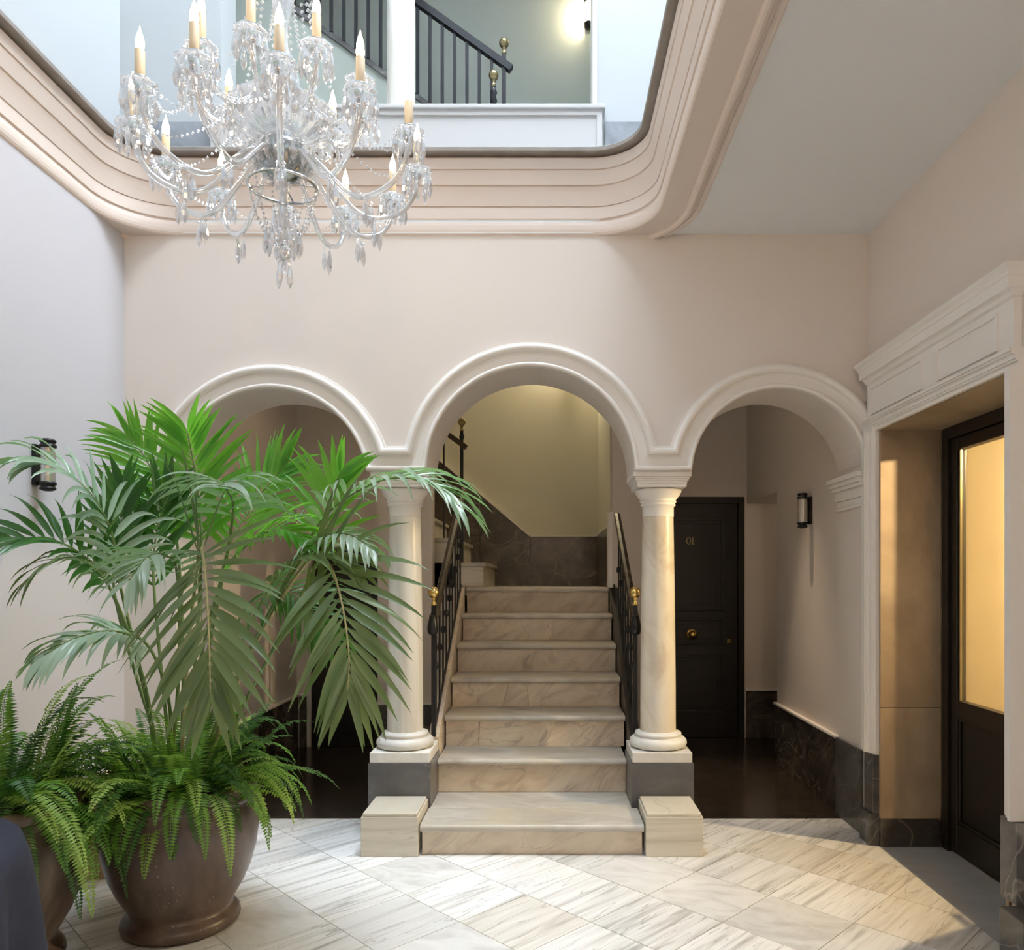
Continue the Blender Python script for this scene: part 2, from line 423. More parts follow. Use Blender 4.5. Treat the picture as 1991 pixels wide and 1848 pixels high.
# floor: marble tiles laid diagonally, 0.354 m square
S2 = math.sqrt(2.0)
def clip(poly, a, b, c):
    """keep the part of poly where a x + b y <= c"""
    out = []
    for i in range(len(poly)):
        p, q = poly[i], poly[(i + 1) % len(poly)]
        dp, dq = a * p[0] + b * p[1] - c, a * q[0] + b * q[1] - c
        if dp <= 0: out.append(p)
        if (dp < 0 < dq) or (dq < 0 < dp):
            t = dp / (dp - dq); out.append((p[0] + t * (q[0] - p[0]), p[1] + t * (q[1] - p[1])))
    return out

floor = struct(G().box(XL - .1, 1.66, YN, 4.19, -.12, -.004).obj('floor', 'grout'), 'floor of pale veined marble tiles laid diagonally', 'floor')
Y_TILE = 4.165
tile_rnd = random.Random(21)
for i in range(-9, 12):
    for j in range(-9, 12):
        u0, w0 = 2.075 + .5 * i, 1.735 + .505 * j            # u = x + y, w = y - x
        g = .0022
        quad = [((u - w) / 2, (u + w) / 2) for u, w in ((u0 + g, w0 + g), (u0 + .5 - g, w0 + g), (u0 + .5 - g, w0 + .505 - g), (u0 + g, w0 + .505 - g))]
        cx, cy = (u0 + .25 - w0 - .2525) / 2, (u0 + .25 + w0 + .2525) / 2
        for a, b, c in ((1, 0, 1.625), (-1, 0, -XL), (0, 1, Y_TILE), (0, -1, -1.7)):
            if quad: quad = clip(quad, a, b, c)
        if len(quad) < 3: continue
        area = abs(sum(quad[k][0] * quad[(k + 1) % len(quad)][1] - quad[(k + 1) % len(quad)][0] * quad[k][1] for k in range(len(quad)))) / 2
        if area < .0008: continue
        t = tile_rnd.random(); dz = tile_rnd.uniform(-.0004, .0004)
        G().prism(quad, 2, -.004, dz).obj('tile', 'tile_cloud' if t < .16 else ('tile_beige' if t < .38 else 'tile'), floor)
rest = G().box(XL, 1.625, YN, 1.7, -.004, 0).obj('paving', 'tile_cloud', floor)
struct(G().box(1.627, 2.0, 2.45, 3.90, -.1, -.0005).obj('floor', 'threshold'), 'grey stone threshold slab of the glazed side door', 'floor')
dfl = struct(G().box(-3.3, 3.1, Y_TILE + .004, 7.1, -.12, 0).obj('floor', 'dark_floor'), 'dark polished floor of the passage behind the arches', 'floor')

# side walls of the room
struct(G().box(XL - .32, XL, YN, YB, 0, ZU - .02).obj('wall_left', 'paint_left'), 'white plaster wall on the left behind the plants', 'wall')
struct(G().box(XL - .32, XR + .3, YN - .1, YN, 0, ZU).obj('wall_back', 'paint'), 'plaster wall facing the arches', 'wall')
DN, DF, DZ = 2.69, 3.757, 2.045            # side door opening: near, far, head height
wr = G()
wr.box(XR, XR + .3, YN, DN, 0, ZC + .1).box(XR, XR + .3, DF, 5.44, 0, ZC + .1).box(XR, XR + .3, DN, DF, DZ, ZC + .1).box(XR, XR + .3, 5.44, 6.27, 1.932, ZC + .1)
struct(wr.obj('wall_right', 'paint'), 'cream plaster wall on the right with the glazed door', 'wall')

# arcade wall: everything above the arches and capitals
samples = [(XL, None)]
low = []                                   # (x, z of the lower edge)
def arch_low():
    pts = []
    for k, (cx, cz, r) in enumerate(ARCH):
        zs = max(ZS, cz); a0 = math.asin(min(1, (zs - cz) / r))
        n = 40
        arc = [(cx + r * math.cos(PI - a0 - (PI - 2 * a0) * t / n), cz + r * math.sin(PI - a0 - (PI - 2 * a0) * t / n)) for t in range(n + 1)]
        pts.append(arc)
    return pts
arcs = arch_low()
ZT = ZU - .02
aw = G()
prof = []
for arc in arcs: prof += arc
# strips of wall above the lower edge
for (xa, za), (xb, zb) in zip(prof[:-1], prof[1:]):
    if xb - xa < 1e-6: continue
    aw.add([(xa, YA, za), (xb, YA, zb), (xb, YA, ZT), (xa, YA, ZT)], [(0, 1, 2, 3)])
    aw.add([(xa, YB, za), (xb, YB, zb), (xb, YB, ZT), (xa, YB, ZT)], [(3, 2, 1, 0)])
    aw.add([(xa, YA, za), (xb, YA, zb), (xb, YB, zb), (xa, YB, za)], [(3, 2, 1, 0)], True)
aw.box(XL, prof[0][0], YA, YB, 0, ZT)
aw.box(prof[-1][0], XR, YA, YB, 0, ZT)
struct(aw.obj('wall_front', 'paint', fix=False), 'cream plaster wall carried by three round arches', 'wall')

# archivolt: one moulding running over the three arches and level above the capitals
AP = [(0.0000, 0.0000), (0.0000, 0.0260), (0.0005, 0.0297), (0.0021, 0.0330), (0.0044, 0.0356), (0.0074, 0.0374), (0.0108, 0.0380), (0.0142, 0.0375), (0.0172, 0.0359), (0.0197, 0.0334), (0.0213, 0.0301), (0.0225, 0.0260), (0.0225, 0.0180), (0.0260, 0.0160), (0.0600, 0.0170), (0.0720, 0.0200), (0.0745, 0.0220), (0.0745, 0.0270), (0.0780, 0.0280), (0.0780, 0.0300), (0.0789, 0.0353), (0.0814, 0.0400), (0.0854, 0.0438), (0.0904, 0.0462), (0.0960, 0.0470), (0.1016, 0.0462), (0.1066, 0.0438), (0.1106, 0.0400), (0.1131, 0.0353), (0.1140, 0.0300), (0.1145, 0.0260), (0.1145, 0.0180), (0.1240, 0.0170), (0.1255, 0.0140), (0.1265, 0.0000)]
rows = []
for t, p in AP:
    row = []
    for k, (cx, cz, r) in enumerate(ARCH):
        R = r + t; a = math.asin(max(-1, min(1, (ZS + t - cz) / R))); n = 48
        for q in range(n + 1):
            w = PI - a - (PI - 2 * a) * q / n
            row.append(Vector((min(cx + R * math.cos(w), XR - .002), YA - p, cz + R * math.sin(w))))
    rows.append(row)
struct(G().bands(rows).obj('trim_1', 'trim'), 'white moulded archivolt over the three arches', 'moulding')

# imposts where the outer arches land on the side walls
for k, (x0, x1, s) in enumerate(((XR - .075, XR - .001, 1), (XL + .001, XL + .36, -1))):
    g = G()
    for q, (pz0, pz1, inset) in enumerate(((1.835, 1.862, 0), (1.812, 1.835, .012), (1.79, 1.812, .022), (1.735, 1.79, .036), (1.70, 1.735, .044), (1.685, 1.70, .038))):
        if s > 0: g.box(x0 + inset, x1, YA - .05 + inset, YB + .03 - inset, pz0, pz1, .003)
        else: g.box(x0, x1 - inset, YA - .05 + inset, YB + .03 - inset, pz0, pz1, .003)
    struct(g.obj('trim_%d' % (2 + k), 'trim'), 'moulded impost under the right arch beside the glazed door' if s > 0 else 'moulded impost under the left arch behind the palm', 'moulding')

# ceiling with the rounded light well, its cornice and the marble edge above
OX0, OX1, OY0, OY1, OR = XL, .54, .30, 3.90, .32
outer = [(XR + .3, YB + .1), (XL - .3, YB + .1), (XL - .3, YN - .1), (XR + .3, YN - .1)]
def ring(o): return rrect(OX0 + o, OX1 - o, OY0 + o, OY1 - o, OR - o)
ceil = plate_with_hole([(XR + .05, YA + .02), (XL - .28, YA + .02), (XL - .28, YN - .05), (XR + .05, YN - .05)], rrect(OX0 - .1, OX1 + .1, OY0 - .1, 3.89, OR + .05), ZC, ZC + .08)
struct(ceil.obj('ceiling', 'ceil'), 'plain grey-white ceiling to the right of the light well', 'ceiling')
CP = [(-.195, 3.082), (-.194, 3.070), (-.186, 3.064), (-.176, 3.064), (-.168, 3.070), (-.167, 3.076), (-.152, 3.076), (-.151, 3.064), (-.144, 3.056), (-.134, 3.053), (-.124, 3.056), (-.118, 3.064), (-.117, 3.0715), (0, 3.070),
      (.006, 3.074), (.010, 3.084), (.012, 3.098), (.012, 3.118), (.010, 3.134), (.006, 3.144), (.006, 3.149), (.012, 3.150), (.014, 3.152), (.014, 3.208), (.011, 3.209), (.011, 3.213), (.017, 3.214), (.020, 3.232), (.024, 3.255), (.030, 3.282), (.036, 3.303), (.033, 3.304), (.033, 3.308),
      (.041, 3.310), (.045, 3.330), (.050, 3.355), (.054, 3.376), (.051, 3.377), (.051, 3.381), (.058, 3.382), (.059, 3.384), (.060, 3.436), (.040, 3.440), (.040, 3.452)]
rows = [[Vector((x, y, z)) for x, y in ring(o)] for o, z in CP]
cg = G().bands(rows, True)
struct(cg.obj('trim_4', 'cornice'), 'deep moulded cornice curving round the light well', 'cornice')
EP = [(.02, 3.450), (.092, 3.450), (.096, 3.454), (.096, 3.472), (.092, 3.476), (-.02, 3.476)]
eg = G().grid([[Vector((x, y, z)) for x, y in ring(o)] for o, z in EP], smooth=False, close=True)
struct(eg.obj('trim_5', 'edge'), 'brown-grey stone edge of the upper floor round the light well', 'edge')
up = plate_with_hole([(2.4, 4.7), (-3.0, 4.7), (-3.0, -.9), (2.4, -.9)], rrect(OX0 + .02, OX1 - .02, OY0 + .02, OY1 - .02, OR - .02), 3.455, 3.474)
struct(up.obj('floor', 'grey_marble'), 'upper floor slab around the light well', 'floor')

# upper storey seen through the light well
UY = 4.25
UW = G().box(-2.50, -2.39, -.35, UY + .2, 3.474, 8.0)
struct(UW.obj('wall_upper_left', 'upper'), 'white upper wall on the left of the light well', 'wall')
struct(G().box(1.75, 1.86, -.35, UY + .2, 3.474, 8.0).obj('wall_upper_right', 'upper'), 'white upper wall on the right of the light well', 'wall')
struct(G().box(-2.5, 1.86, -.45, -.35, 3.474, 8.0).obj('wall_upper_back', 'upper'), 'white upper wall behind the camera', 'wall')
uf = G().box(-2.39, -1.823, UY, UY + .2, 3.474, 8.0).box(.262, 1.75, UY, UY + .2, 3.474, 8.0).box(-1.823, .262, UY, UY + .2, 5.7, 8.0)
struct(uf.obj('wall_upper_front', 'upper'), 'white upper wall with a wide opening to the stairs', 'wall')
jm = G().box(.250, .275, UY - .012, UY + .2, 3.90, 5.7, .003)
struct(jm.obj('trim_6', 'trim'), 'white jamb lining right of the upper stair opening', 'moulding')
roof = plate_with_hole([(1.86, UY + .2), (-2.50, UY + .2), (-2.50, -.45), (1.86, -.45)], [(1.55, 4.20), (-.95, 4.20), (-.95, 1.51), (1.55, 1.51)], 8.0, 8.05)  # unseen roof added; opening sized and placed to steer the daylight
struct(roof.obj('ceiling_roof', 'upper'), 'unseen roof added over the upper storey, its skylight opening placed to steer the daylight', 'ceiling')
# dark skirting of the upper wall
for nm, (a, b), lb in (('baseboard_upper_left', (-2.389, -1.86), 'blue-grey marble skirting of the upper wall left of the parapet'), ('baseboard_upper_right', (.318, 1.749), 'blue-grey marble skirting of the upper wall right of the parapet')):
    root = struct(G().box(a, b, UY - .006, UY - .0005, 3.4745, 3.852).obj(nm, 'grout'), lb, 'skirting')
    n = 2 if a < 0 else 6
    for k in range(n):
        w = (b - a) / n
        G().box(a + k * w + .0015, a + (k + 1) * w - .0015, UY - .016, UY - .006, 3.4755, 3.856).obj('panel', 'grey_marble', root)
# parapet in the upper opening
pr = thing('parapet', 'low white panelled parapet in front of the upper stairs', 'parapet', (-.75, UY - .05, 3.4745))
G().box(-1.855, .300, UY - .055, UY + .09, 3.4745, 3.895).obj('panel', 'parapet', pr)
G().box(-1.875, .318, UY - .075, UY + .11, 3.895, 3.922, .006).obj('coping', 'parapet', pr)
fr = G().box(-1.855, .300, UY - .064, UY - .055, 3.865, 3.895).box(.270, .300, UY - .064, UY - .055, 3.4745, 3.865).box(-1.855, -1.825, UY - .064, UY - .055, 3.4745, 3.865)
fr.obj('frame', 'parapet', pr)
# marble column standing on the parapet
uc = thing('marble_column', 'pale marble column standing on the upper parapet', 'column', (-.823, UY + .02, 3.9225))
G().lathe((-.823, UY + .02, 3.9225), [(.078, 0), (.078, .4), (.076, 1.0), (.072, 1.62)], 32).obj('shaft', 'shaft_white', uc)
G().lathe((-.823, UY + .02, 3.9225), [(.072, 1.62), (.082, 1.63), (.082, 1.645), (.095, 1.67), (.115, 1.70), (.115, 1.776)], 32).obj('capital', 'trim', uc)
# upper stairwell
struct(G().box(-2.6, .50, 5.50, 5.6, 3.95, 6.3).obj('wall_upper_stair', 'green'), 'pale green wall behind the upper stair railing', 'wall')
struct(G().box(.40, .50, UY + .2, 5.5, 3.95, 6.3).obj('wall_upper_stair_right', 'green'), 'pale green wall right of the upper stairs', 'wall')
struct(G().box(-2.6, -2.5, UY + .2, 5.6, 3.95, 6.3).obj('wall_upper_stair_left', 'green'), 'pale green wall left of the upper stairs', 'wall')
struct(G().box(-2.6, .50, UY + .2, 5.6, 6.3, 6.4).obj('ceiling_upper', 'upper'), 'ceiling over the upper stairs', 'ceiling')
struct(G().box(-2.6, .50, UY + .12, 5.6, 3.90, 3.96).obj('floor_upper', 'grey_marble'), 'landing floor behind the upper parapet', 'floor')
# flight of stairs rising to the left behind the upper column
fl = thing('upper_stair_flight', 'plastered stair flight rising to the left behind the upper column', 'staircase', (-1.4, 5.0, 3.96))
k_up = .72
def up_line(x): return 4.218 + (-.72 - x) * k_up
G().prism([(-.40, 3.961), (-.40, 3.99), (-2.48, up_line(-2.48) - .02), (-2.48, 3.961)], 1, 4.70, 5.44).obj('side_wall', 'flight_paint', fl)
G().prism([(-.40, 3.975), (-.40, 4.012), (-2.48, up_line(-2.48) + .02), (-2.48, up_line(-2.48) - .018)], 1, 4.685, 5.44).obj('stringer', 'dark_marble', fl)
sk = struct(G().prism([(-.2, 3.961), (-.2, 4.12), (-2.48, up_line(-2.48) + .30), (-2.48, 3.961)], 1, 5.465, 5.499).obj('baseboard_upper_stair', 'grey_marble'), 'grey marble skirting climbing along the upper stair wall', 'skirting')

# passage and stairwell behind the arches
struct(G().box(-2.3, XR + .02, YB, 5.55, 3.05, 3.15).obj('ceiling_passage', 'ceil'), 'ceiling of the passage behind the arches', 'ceiling')
struct(G().box(.70, XR + .3, 5.55, 6.4, 3.05, 3.15).obj('ceiling_passage_right', 'ceil'), 'ceiling in front of the numbered door', 'ceiling')
struct(G().box(-2.3, -1.24, 5.55, 6.1, 3.05, 3.15).obj('ceiling_passage_left', 'ceil'), 'ceiling above the low black door', 'ceiling')
struct(G().box(-2.3, -1.955, YB, 6.05, 0, 3.05).obj('wall_passage_left', 'paint'), 'left wall of the passage behind the palm', 'wall')
LD = (-1.845, -1.31)                      # low black door
wl = G().box(-1.955, LD[0], 5.93, 6.03, 0, 3.05).box(LD[0], -1.24, 5.93, 6.03, 1.56, 3.05).box(LD[1], -1.24, 5.93, 6.03, 0, 1.56)
struct(wl.obj('wall_passage_back_left', 'paint'), 'wall around the low black door under the stairs', 'wall')
ws = G().box(-1.24, -.84, 5.55, 5.65, 0, 3.9).box(-.84, -.66, 5.55, 5.65, 0, 1.245).box(-1.24, -1.14, 5.65, 6.03, 0, 3.05)
struct(ws.obj('wall_stair_left', 'paint'), 'wall left of the stairs behind the column', 'wall')
struct(G().box(.475, .74, 5.55, 5.65, 0, 3.9).obj('wall_stair_right', 'paint'), 'narrow wall right of the stairs behind the column', 'wall')
struct(G().box(.64, .74, 5.65, 6.27, 0, 3.9).obj('wall_recess_left', 'paint'), 'left side of the recess of the numbered door', 'wall')
struct(G().box(-.84, .475, 5.55, 5.65, 3.15, 3.9).obj('wall_stair_head', 'paint'), 'wall above the head of the stairs', 'wall')
D1 = (.765, 1.618, 1.985)                 # numbered door: left, right, top
wb = G().box(.64, D1[0], 6.27, 6.37, 0, 3.05).box(D1[1], 3.0, 6.27, 6.37, 0, 3.05).box(D1[0], D1[1], 6.27, 6.37, D1[2], 3.05)
struct(wb.obj('wall_passage_back', 'paint'), 'wall around the black numbered door', 'wall')
struct(G().box(D1[0] - .1, D1[1] + .1, 6.372, 6.40, 0, 2.2).obj('wall_door_backing', 'black_paint'), 'dark backing added behind the numbered door to block sky light', 'wall')  # unseen backing, stops sky light round the door edges
struct(G().box(XR + .3, 3.0, 5.34, 5.44, 0, 2.3).obj('wall_side_passage', 'paint'), 'near wall of the passage leading off to the right', 'wall')
struct(G().box(2.9, 3.0, 5.44, 6.27, 0, 2.3).obj('wall_side_passage_end', 'paint'), 'end wall of the passage leading off to the right', 'wall')
struct(G().box(XR + .3, 3.0, 5.44, 6.27, 2.3, 2.4).obj('ceiling_side_passage', 'ceil'), 'ceiling of the passage leading off to the right', 'ceiling')
# stairwell
YW = 6.95
struct(G().box(-3.2, .58, YW, YW + .1, 0, 3.9).obj('wall_stair_back', 'stair_paint'), 'yellowish wall at the back of the stair landing', 'wall')
struct(G().box(.462, .64, 5.65, YW, 0, 3.9).obj('wall_stair_landing_right', 'stair_paint'), 'yellowish wall right of the stair landing', 'wall')
struct(G().box(-3.2, -3.1, 5.65, YW, 0, 3.9).obj('wall_stair_landing_left', 'stair_paint'), 'far left wall of the stairwell', 'wall')
struct(G().box(-3.1, -1.24, 6.05, 6.15, 1.6, 3.9).obj('wall_stair_inner', 'stair_paint'), 'inner wall of the stairwell above the low door', 'wall')
struct(G().box(-3.2, .64, 5.55, YW + .1, 3.9, 3.97).obj('ceiling_stair', 'ceil'), 'ceiling of the stairwell', 'ceiling')

# wall skirtings of dark marble with a moulded cap
def dado(name, label, planes, mat, z1=.405, cap=True):
    """planes: list of (axis, wall coordinate, direction into the room, from, to, panel cuts)"""
    root = None
    for ax, c, s, a, b, cuts in planes:
        def bx(t0, t1, d0, d1, z0, zz, bev=0):
            return G().box(c + s * d0, c + s * d1, t0, t1, z0, zz, bev) if ax == 0 else G().box(t0, t1, c + s * d0, c + s * d1, z0, zz, bev)
        base = bx(a, b, .0005, .006, .001, z1 - .004)
        if root is None:
            root = struct(base.obj(name, 'grout'), label, 'skirting')
        else:
            base.obj('backing', 'grout', root)
        e = [a] + [a + (b - a) * q for q in cuts] + [b]
        for t0, t1 in zip(e[:-1], e[1:]):
            bx(t0 + .0012, t1 - .0012, .006, .018, .001, z1).obj('panel', mat, root)
        if cap: bx(a, b, .0005, .030, z1, z1 + .018, .004).obj('cap', 'trim', root)
    return root
dado('baseboard_right', 'dark marble skirting along the right passage wall under the sconce', [(0, XR, -1, YB + .002, 5.438, [.45])], 'brown_marble', .415)
dado('baseboard_back', 'dark marble skirting right of the numbered door', [(1, 6.27, -1, 1.63, 2.85, [.3, .65])], 'brown_marble', .39)
dado('baseboard_left', 'dark marble skirting in the passage behind the palm', [(0, -1.955, 1, YB + .002, 5.91, [.5]), (1, 5.93, -1, -1.93, LD[0] - .03, [])], 'brown_marble', .40)
dado('baseboard_stair', 'dark marble skirting left of the stairs behind the column', [(1, 5.55, -1, -1.238, -.672, [.5])], 'brown_marble', .395)
dado('baseboard_pilaster', 'dark veined marble skirting of the pilaster under the right arch', [(0, prof[-1][0], -1, YA + .002, YB - .002, [])], 'dark_marble', .43, False)

# dado of the landing: level, then climbing to the left with the second flight
bd = struct(G().box(-.16, .445, YW - .006, YW - .0005, 1.25, 1.69).obj('baseboard_landing', 'grout'), 'dark brown marble dado climbing the back wall of the landing', 'dado')
G().box(-.158, .443, YW - .02, YW - .006, 1.249, 1.695).obj('panel', 'brown_marble', bd)
KS = .838
xs = [-.16, -.62, -1.15, -1.75, -2.4]
for a, b in zip(xs[:-1], xs[1:]):
    za, zb = 1.695 + (-.16 - a) * KS, 1.695 + (-.16 - b) * KS
    ba, bb = 1.249, 1.249
    G().prism([(a - .0015, ba), (a - .0015, za), (b + .0015, zb), (b + .0015, bb)], 1, YW - .02, YW - .006).obj('panel', 'brown_marble', bd)
G().box(.4435, .4605, 5.66, YW - .022, 1.249, 1.695).obj('panel', 'brown_marble', bd)
cp = G().bar((-.16, YW - .015, 1.703), (.445, YW - .015, 1.703), .03, .016).bar((-.16, YW - .015, 1.703), (-2.4, YW - .015, 1.703 + 2.24 * KS), .03, .016)
cp.bar((.452, 5.66, 1.703), (.452, YW - .02, 1.703), .03, .016)
cp.obj('cap', 'trim', bd)
tr7 = G().box(.440, .4745, 5.535, 5.665, 1.2485, 1.80, .003)
struct(tr7.obj('trim_7', 'trim'), 'white painted end post of the landing dado beside the right handrail', 'moulding')

# unseen envelope added round the rooms to keep stray sky light out
struct(G().box(-3.5, -3.4, -2.9, 7.3, -.12, 4.05).obj('wall_shield_left', 'upper'), 'unseen wall added on the left to block sky light', 'wall')
struct(G().box(4.4, 4.5, -2.9, 7.3, -.12, 4.05).obj('wall_shield_right', 'upper'), 'unseen wall added on the right to block sky light', 'wall')
struct(G().box(-3.4, 4.4, 7.2, 7.3, -.12, 4.05).obj('wall_shield_back', 'upper'), 'unseen wall added behind the stairs to block sky light', 'wall')
struct(G().box(-3.4, 4.4, -2.9, -2.8, -.12, 4.05).obj('wall_shield_front', 'upper'), 'unseen wall added behind the camera to block sky light', 'wall')
env = plate_with_hole([(4.5, 7.3), (-3.5, 7.3), (-3.5, -2.9), (4.5, -2.9)], [(1.80, 4.40), (.45, 4.40), (.45, 5.55), (-2.55, 5.55), (-2.55, -.40), (1.80, -.40)], 4.05, 4.10)
struct(env.obj('ceiling_shield', 'upper'), 'unseen slab added around the light well to block sky light', 'ceiling')
struct(G().box(-3.4, 4.4, -2.8, 7.2, -.20, -.13).obj('floor_base', 'grout'), 'unseen slab added under the rooms to close the envelope', 'floor')

# ------------------------------------------------------------------ stairs
SX0, SX1 = -.604, .455
SZ = [0, .147] + [.147 + .1835 * k for k in range(1, 7)]           # tread heights
SN = [0, 3.595] + [4.13 + .298 * k for k in range(6)]              # nosing fronts
st = thing('staircase', 'flight of worn marble steps rising through the middle arch', 'staircase', ((SX0 + SX1) / 2, 3.62, 0))
def nosed(x0, x1, y0, y1, z, th=.034):
    """tread slab with a rounded front edge"""
    r = th / 2; pr = [(y1, z - th), (y1, z)] + [(y0 + r - r * math.sin(a), z - r + r * math.cos(a)) for a in [PI * k / 8 for k in range(9)]]
    g = G(); n = len(pr)
    g.add([(x0, y, zz) for y, zz in pr] + [(x1, y, zz) for y, zz in pr], [tuple(range(n)), tuple(range(2 * n - 1, n - 1, -1))] + [(i, n + i, n + (i + 1) % n, (i + 1) % n) for i in range(n)])
    return g
cuts = {3: [(.185, .19)], 4: [(.30, .34), (.46, .445)], 6: [(.60, .60)]}     # cracks between riser slabs: share of the width at foot and top
for i in range(1, 8):
    y0 = SN[i]; y1 = (SN[i + 1] + .03) if i < 7 else 5.70
    a, b = (SX0, SX1) if i == 1 else ((-.598, .4265) if i == 2 else (SX0 + .004, SX1 - .004))
    if i == 1:
        nosed(a, b, y0, 3.868, SZ[i]).obj('tread', 'tread', st)
        G().box(-.598, .4265, 3.870, y1, SZ[i] - .034, SZ[i] - .0006).obj('tread', 'tread', st)
    else:
        nosed(a, b, y0, y1, SZ[i]).obj('tread', 'tread', st)
    z0, z1, yr = SZ[i - 1] + .001, SZ[i] - .034, SN[i] + .03
    c = [(0, 0)] + cuts.get(i, []) + [(1, 1)]
    w = SX1 - SX0 - .012; x0 = SX0 + .006
    if i == 2: x0, w = -.598, 1.0245
    for (p0, p1), (q0, q1) in zip(c[:-1], c[1:]):
        g = .0022 if len(c) > 2 else 0
        G().prism([(x0 + w * p0 + g, z0), (x0 + w * q0 - g, z0), (x0 + w * q1 - g, z1), (x0 + w * p1 + g, z1)], 1, yr, yr + .03).obj('riser', 'riser', st)
    G().box(-.597, .4255, yr + .010, y1 + .03 if i < 7 else 5.70, max(0, SZ[i - 1] - .03), SZ[i] - .035).obj('core', 'mortar', st)
# landing and the first steps of the second flight, rising to the left
G().box(-.62, .440, 5.7005, YW - .022, 1.19, 1.248).obj('landing', 'tread', st)
f2 = thing('second_stair_flight', 'second flight of marble steps turning left from the landing', 'staircase', (-1.2, 6.3, 1.249))
n2x = -.46
for k in range(8):
    xk = n2x - .219 * k; zk = 1.249 + .1835 * k
    a0 = xk - .219 if k < 7 else -2.2
    z_lo = 1.249 if k == 0 else zk - .02
    y_in = 5.68 if a0 > -1.15 else 6.17
    pr = [(xk - .02, zk), (xk - .02, zk + .15), (a0 - .02, zk + .15), (a0 - .02, zk)]
    G().prism(pr, 1, y_in, YW - .022).obj('riser', 'block', f2)
    G().box(a0 - .03, xk, y_in - .015, YW - .022, zk + .1515, zk + .1835, .006).obj('tread', 'tread', f2)
# stone strings at both sides of the first flight
def nose_z(y): return SZ[2] + (y - SN[2]) * .1835 / .298
for x0, x1, lb in ((-.662, SX0 - .001, 'left'), (SX1 + .001, .512, 'right')):
    pts = [(4.225, .001), (4.225, nose_z(4.225) + .045), (5.548, nose_z(5.548) + .045), (5.548, .001)]
    G().prism(pts, 0, x0 + (.0 if x0 < 0 else 0), x1).obj('string', 'riser' if lb == 'left' else 'brown_black', st)

# railings of the first flight
def baluster_mesh(h):
    g = G().box(-.0055, .0055, -.0055, .0055, 0, h)
    c = h * .52
    g.lathe((0, 0, c), [(.0065, -.022), (.013, -.016), (.016, 0), (.013, .016), (.0065, .022)], 8)
    return g.mesh('baluster', Vector((0, 0, 0)))
def newel(root, x, y, z0, z1, ball_mat='brass', br=.031):
    """post with turned knob and ball on top"""
    p = G().box(x - .012, x + .012, y - .012, y + .012, z0, z1).obj('newel_post', 'iron', root)
    G().lathe((x, y, z1), [(.012, 0), (.016, .004), (.016, .012), (.010, .02), (.009, .03), (.014, .036), (.010, .042)], 16).obj('collar', ball_mat, p)
    G().ball((x, y, z1 + .042 + br * .95), br, 20, 12, 1.05).obj('ball_finial', ball_mat, p)
    return p
RAIL_OFF = .675
for x, lb, y_end in ((-.632, 'black iron stair railing with a wooden handrail left of the marble steps', 5.70), (.484, 'black iron stair railing with a wooden handrail right of the marble steps', 5.30)):
    y_s = 4.20
    rt = thing('stair_railing', lb, 'railing', (x, y_s + .03, nose_z(y_s + .03) + .045), 'railings of the first flight')
    def rail_z(y): return nose_z(y) + RAIL_OFF + .03
    newel(rt, x, 4.13 + .09, nose_z(4.23) + .046, 1.165)
    k = 0; y = y_s + .10
    me = baluster_mesh(RAIL_OFF - .02); me.materials.append(M['iron'])
    while y < y_end - .03:
        if y < 5.54: put('baluster', me, rt, (x, y, nose_z(y) + .046))
        y += .149; k += 1
    hr = G(); hw, hh = .022, .017
    secs = []
    for y in (y_s + .0, y_s + .03, (y_s + y_end) / 2, y_end - .01, y_end):
        z = rail_z(y); sq = .85 if y in (y_s, y_end) else 1
        secs.append([Vector((x + hw * sq * cx, y, z + hh * sq * cz)) for cx, cz in ((-1, -.9), (-.8, -1.2), (.8, -1.2), (1, -.9), (1.0, .3), (.75, .9), (0, 1.25), (-.75, .9), (-1.0, .3))])
    n = len(secs[0])
    hr.grid(secs, False, True).add(secs[0], [tuple(range(n))]).add(secs[-1], [tuple(range(n - 1, -1, -1))])
    hr.obj('handrail', 'wood_rail', rt)
    hz = rail_z(y_s)
    G().lathe((x, y_s - .012, hz - .075), [(.004, 0), (.022, .004), (.030, .02), (.030, .045), (.024, .075), (.019, .10), (.021, .108)], 16).obj('handrail_end', 'iron', rt)
    G().bar((x, y_s + .03, nose_z(y_s + .03) + .064), (x, 5.545, nose_z(5.545) + .064), .012, .012).obj('bottom_bar', 'iron', rt)
# railing of the second flight, seen above the landing
r2 = thing('stair_railing', 'dark railing end with brass ball on the second flight above the landing', 'railing', (-.66, 5.74, 1.4335))
xn, yn = -.648, 5.74
zb2 = 1.249 + .1835
newel(r2, xn, yn, zb2, 2.425, 'brass_old', .030)
G().lathe((xn, yn, 2.36), [(.012, 0), (.019, .01), (.019, .03), (.012, .05)], 12).obj('knuckle', 'iron', r2)
def rail2_z(x): return 2.325 + (xn - x) * .72
me = baluster_mesh(.80); me.materials.append(M['iron'])
for k in range(1, 4):
    x = xn - .135 * k
    put('baluster', me, r2, (x, yn, rail2_z(x) - .81))
G().bar((xn + .035, yn, rail2_z(xn + .035)), (xn - .46, yn, rail2_z(xn - .46)), .040, .036).obj('handrail', 'wood_rail', r2)

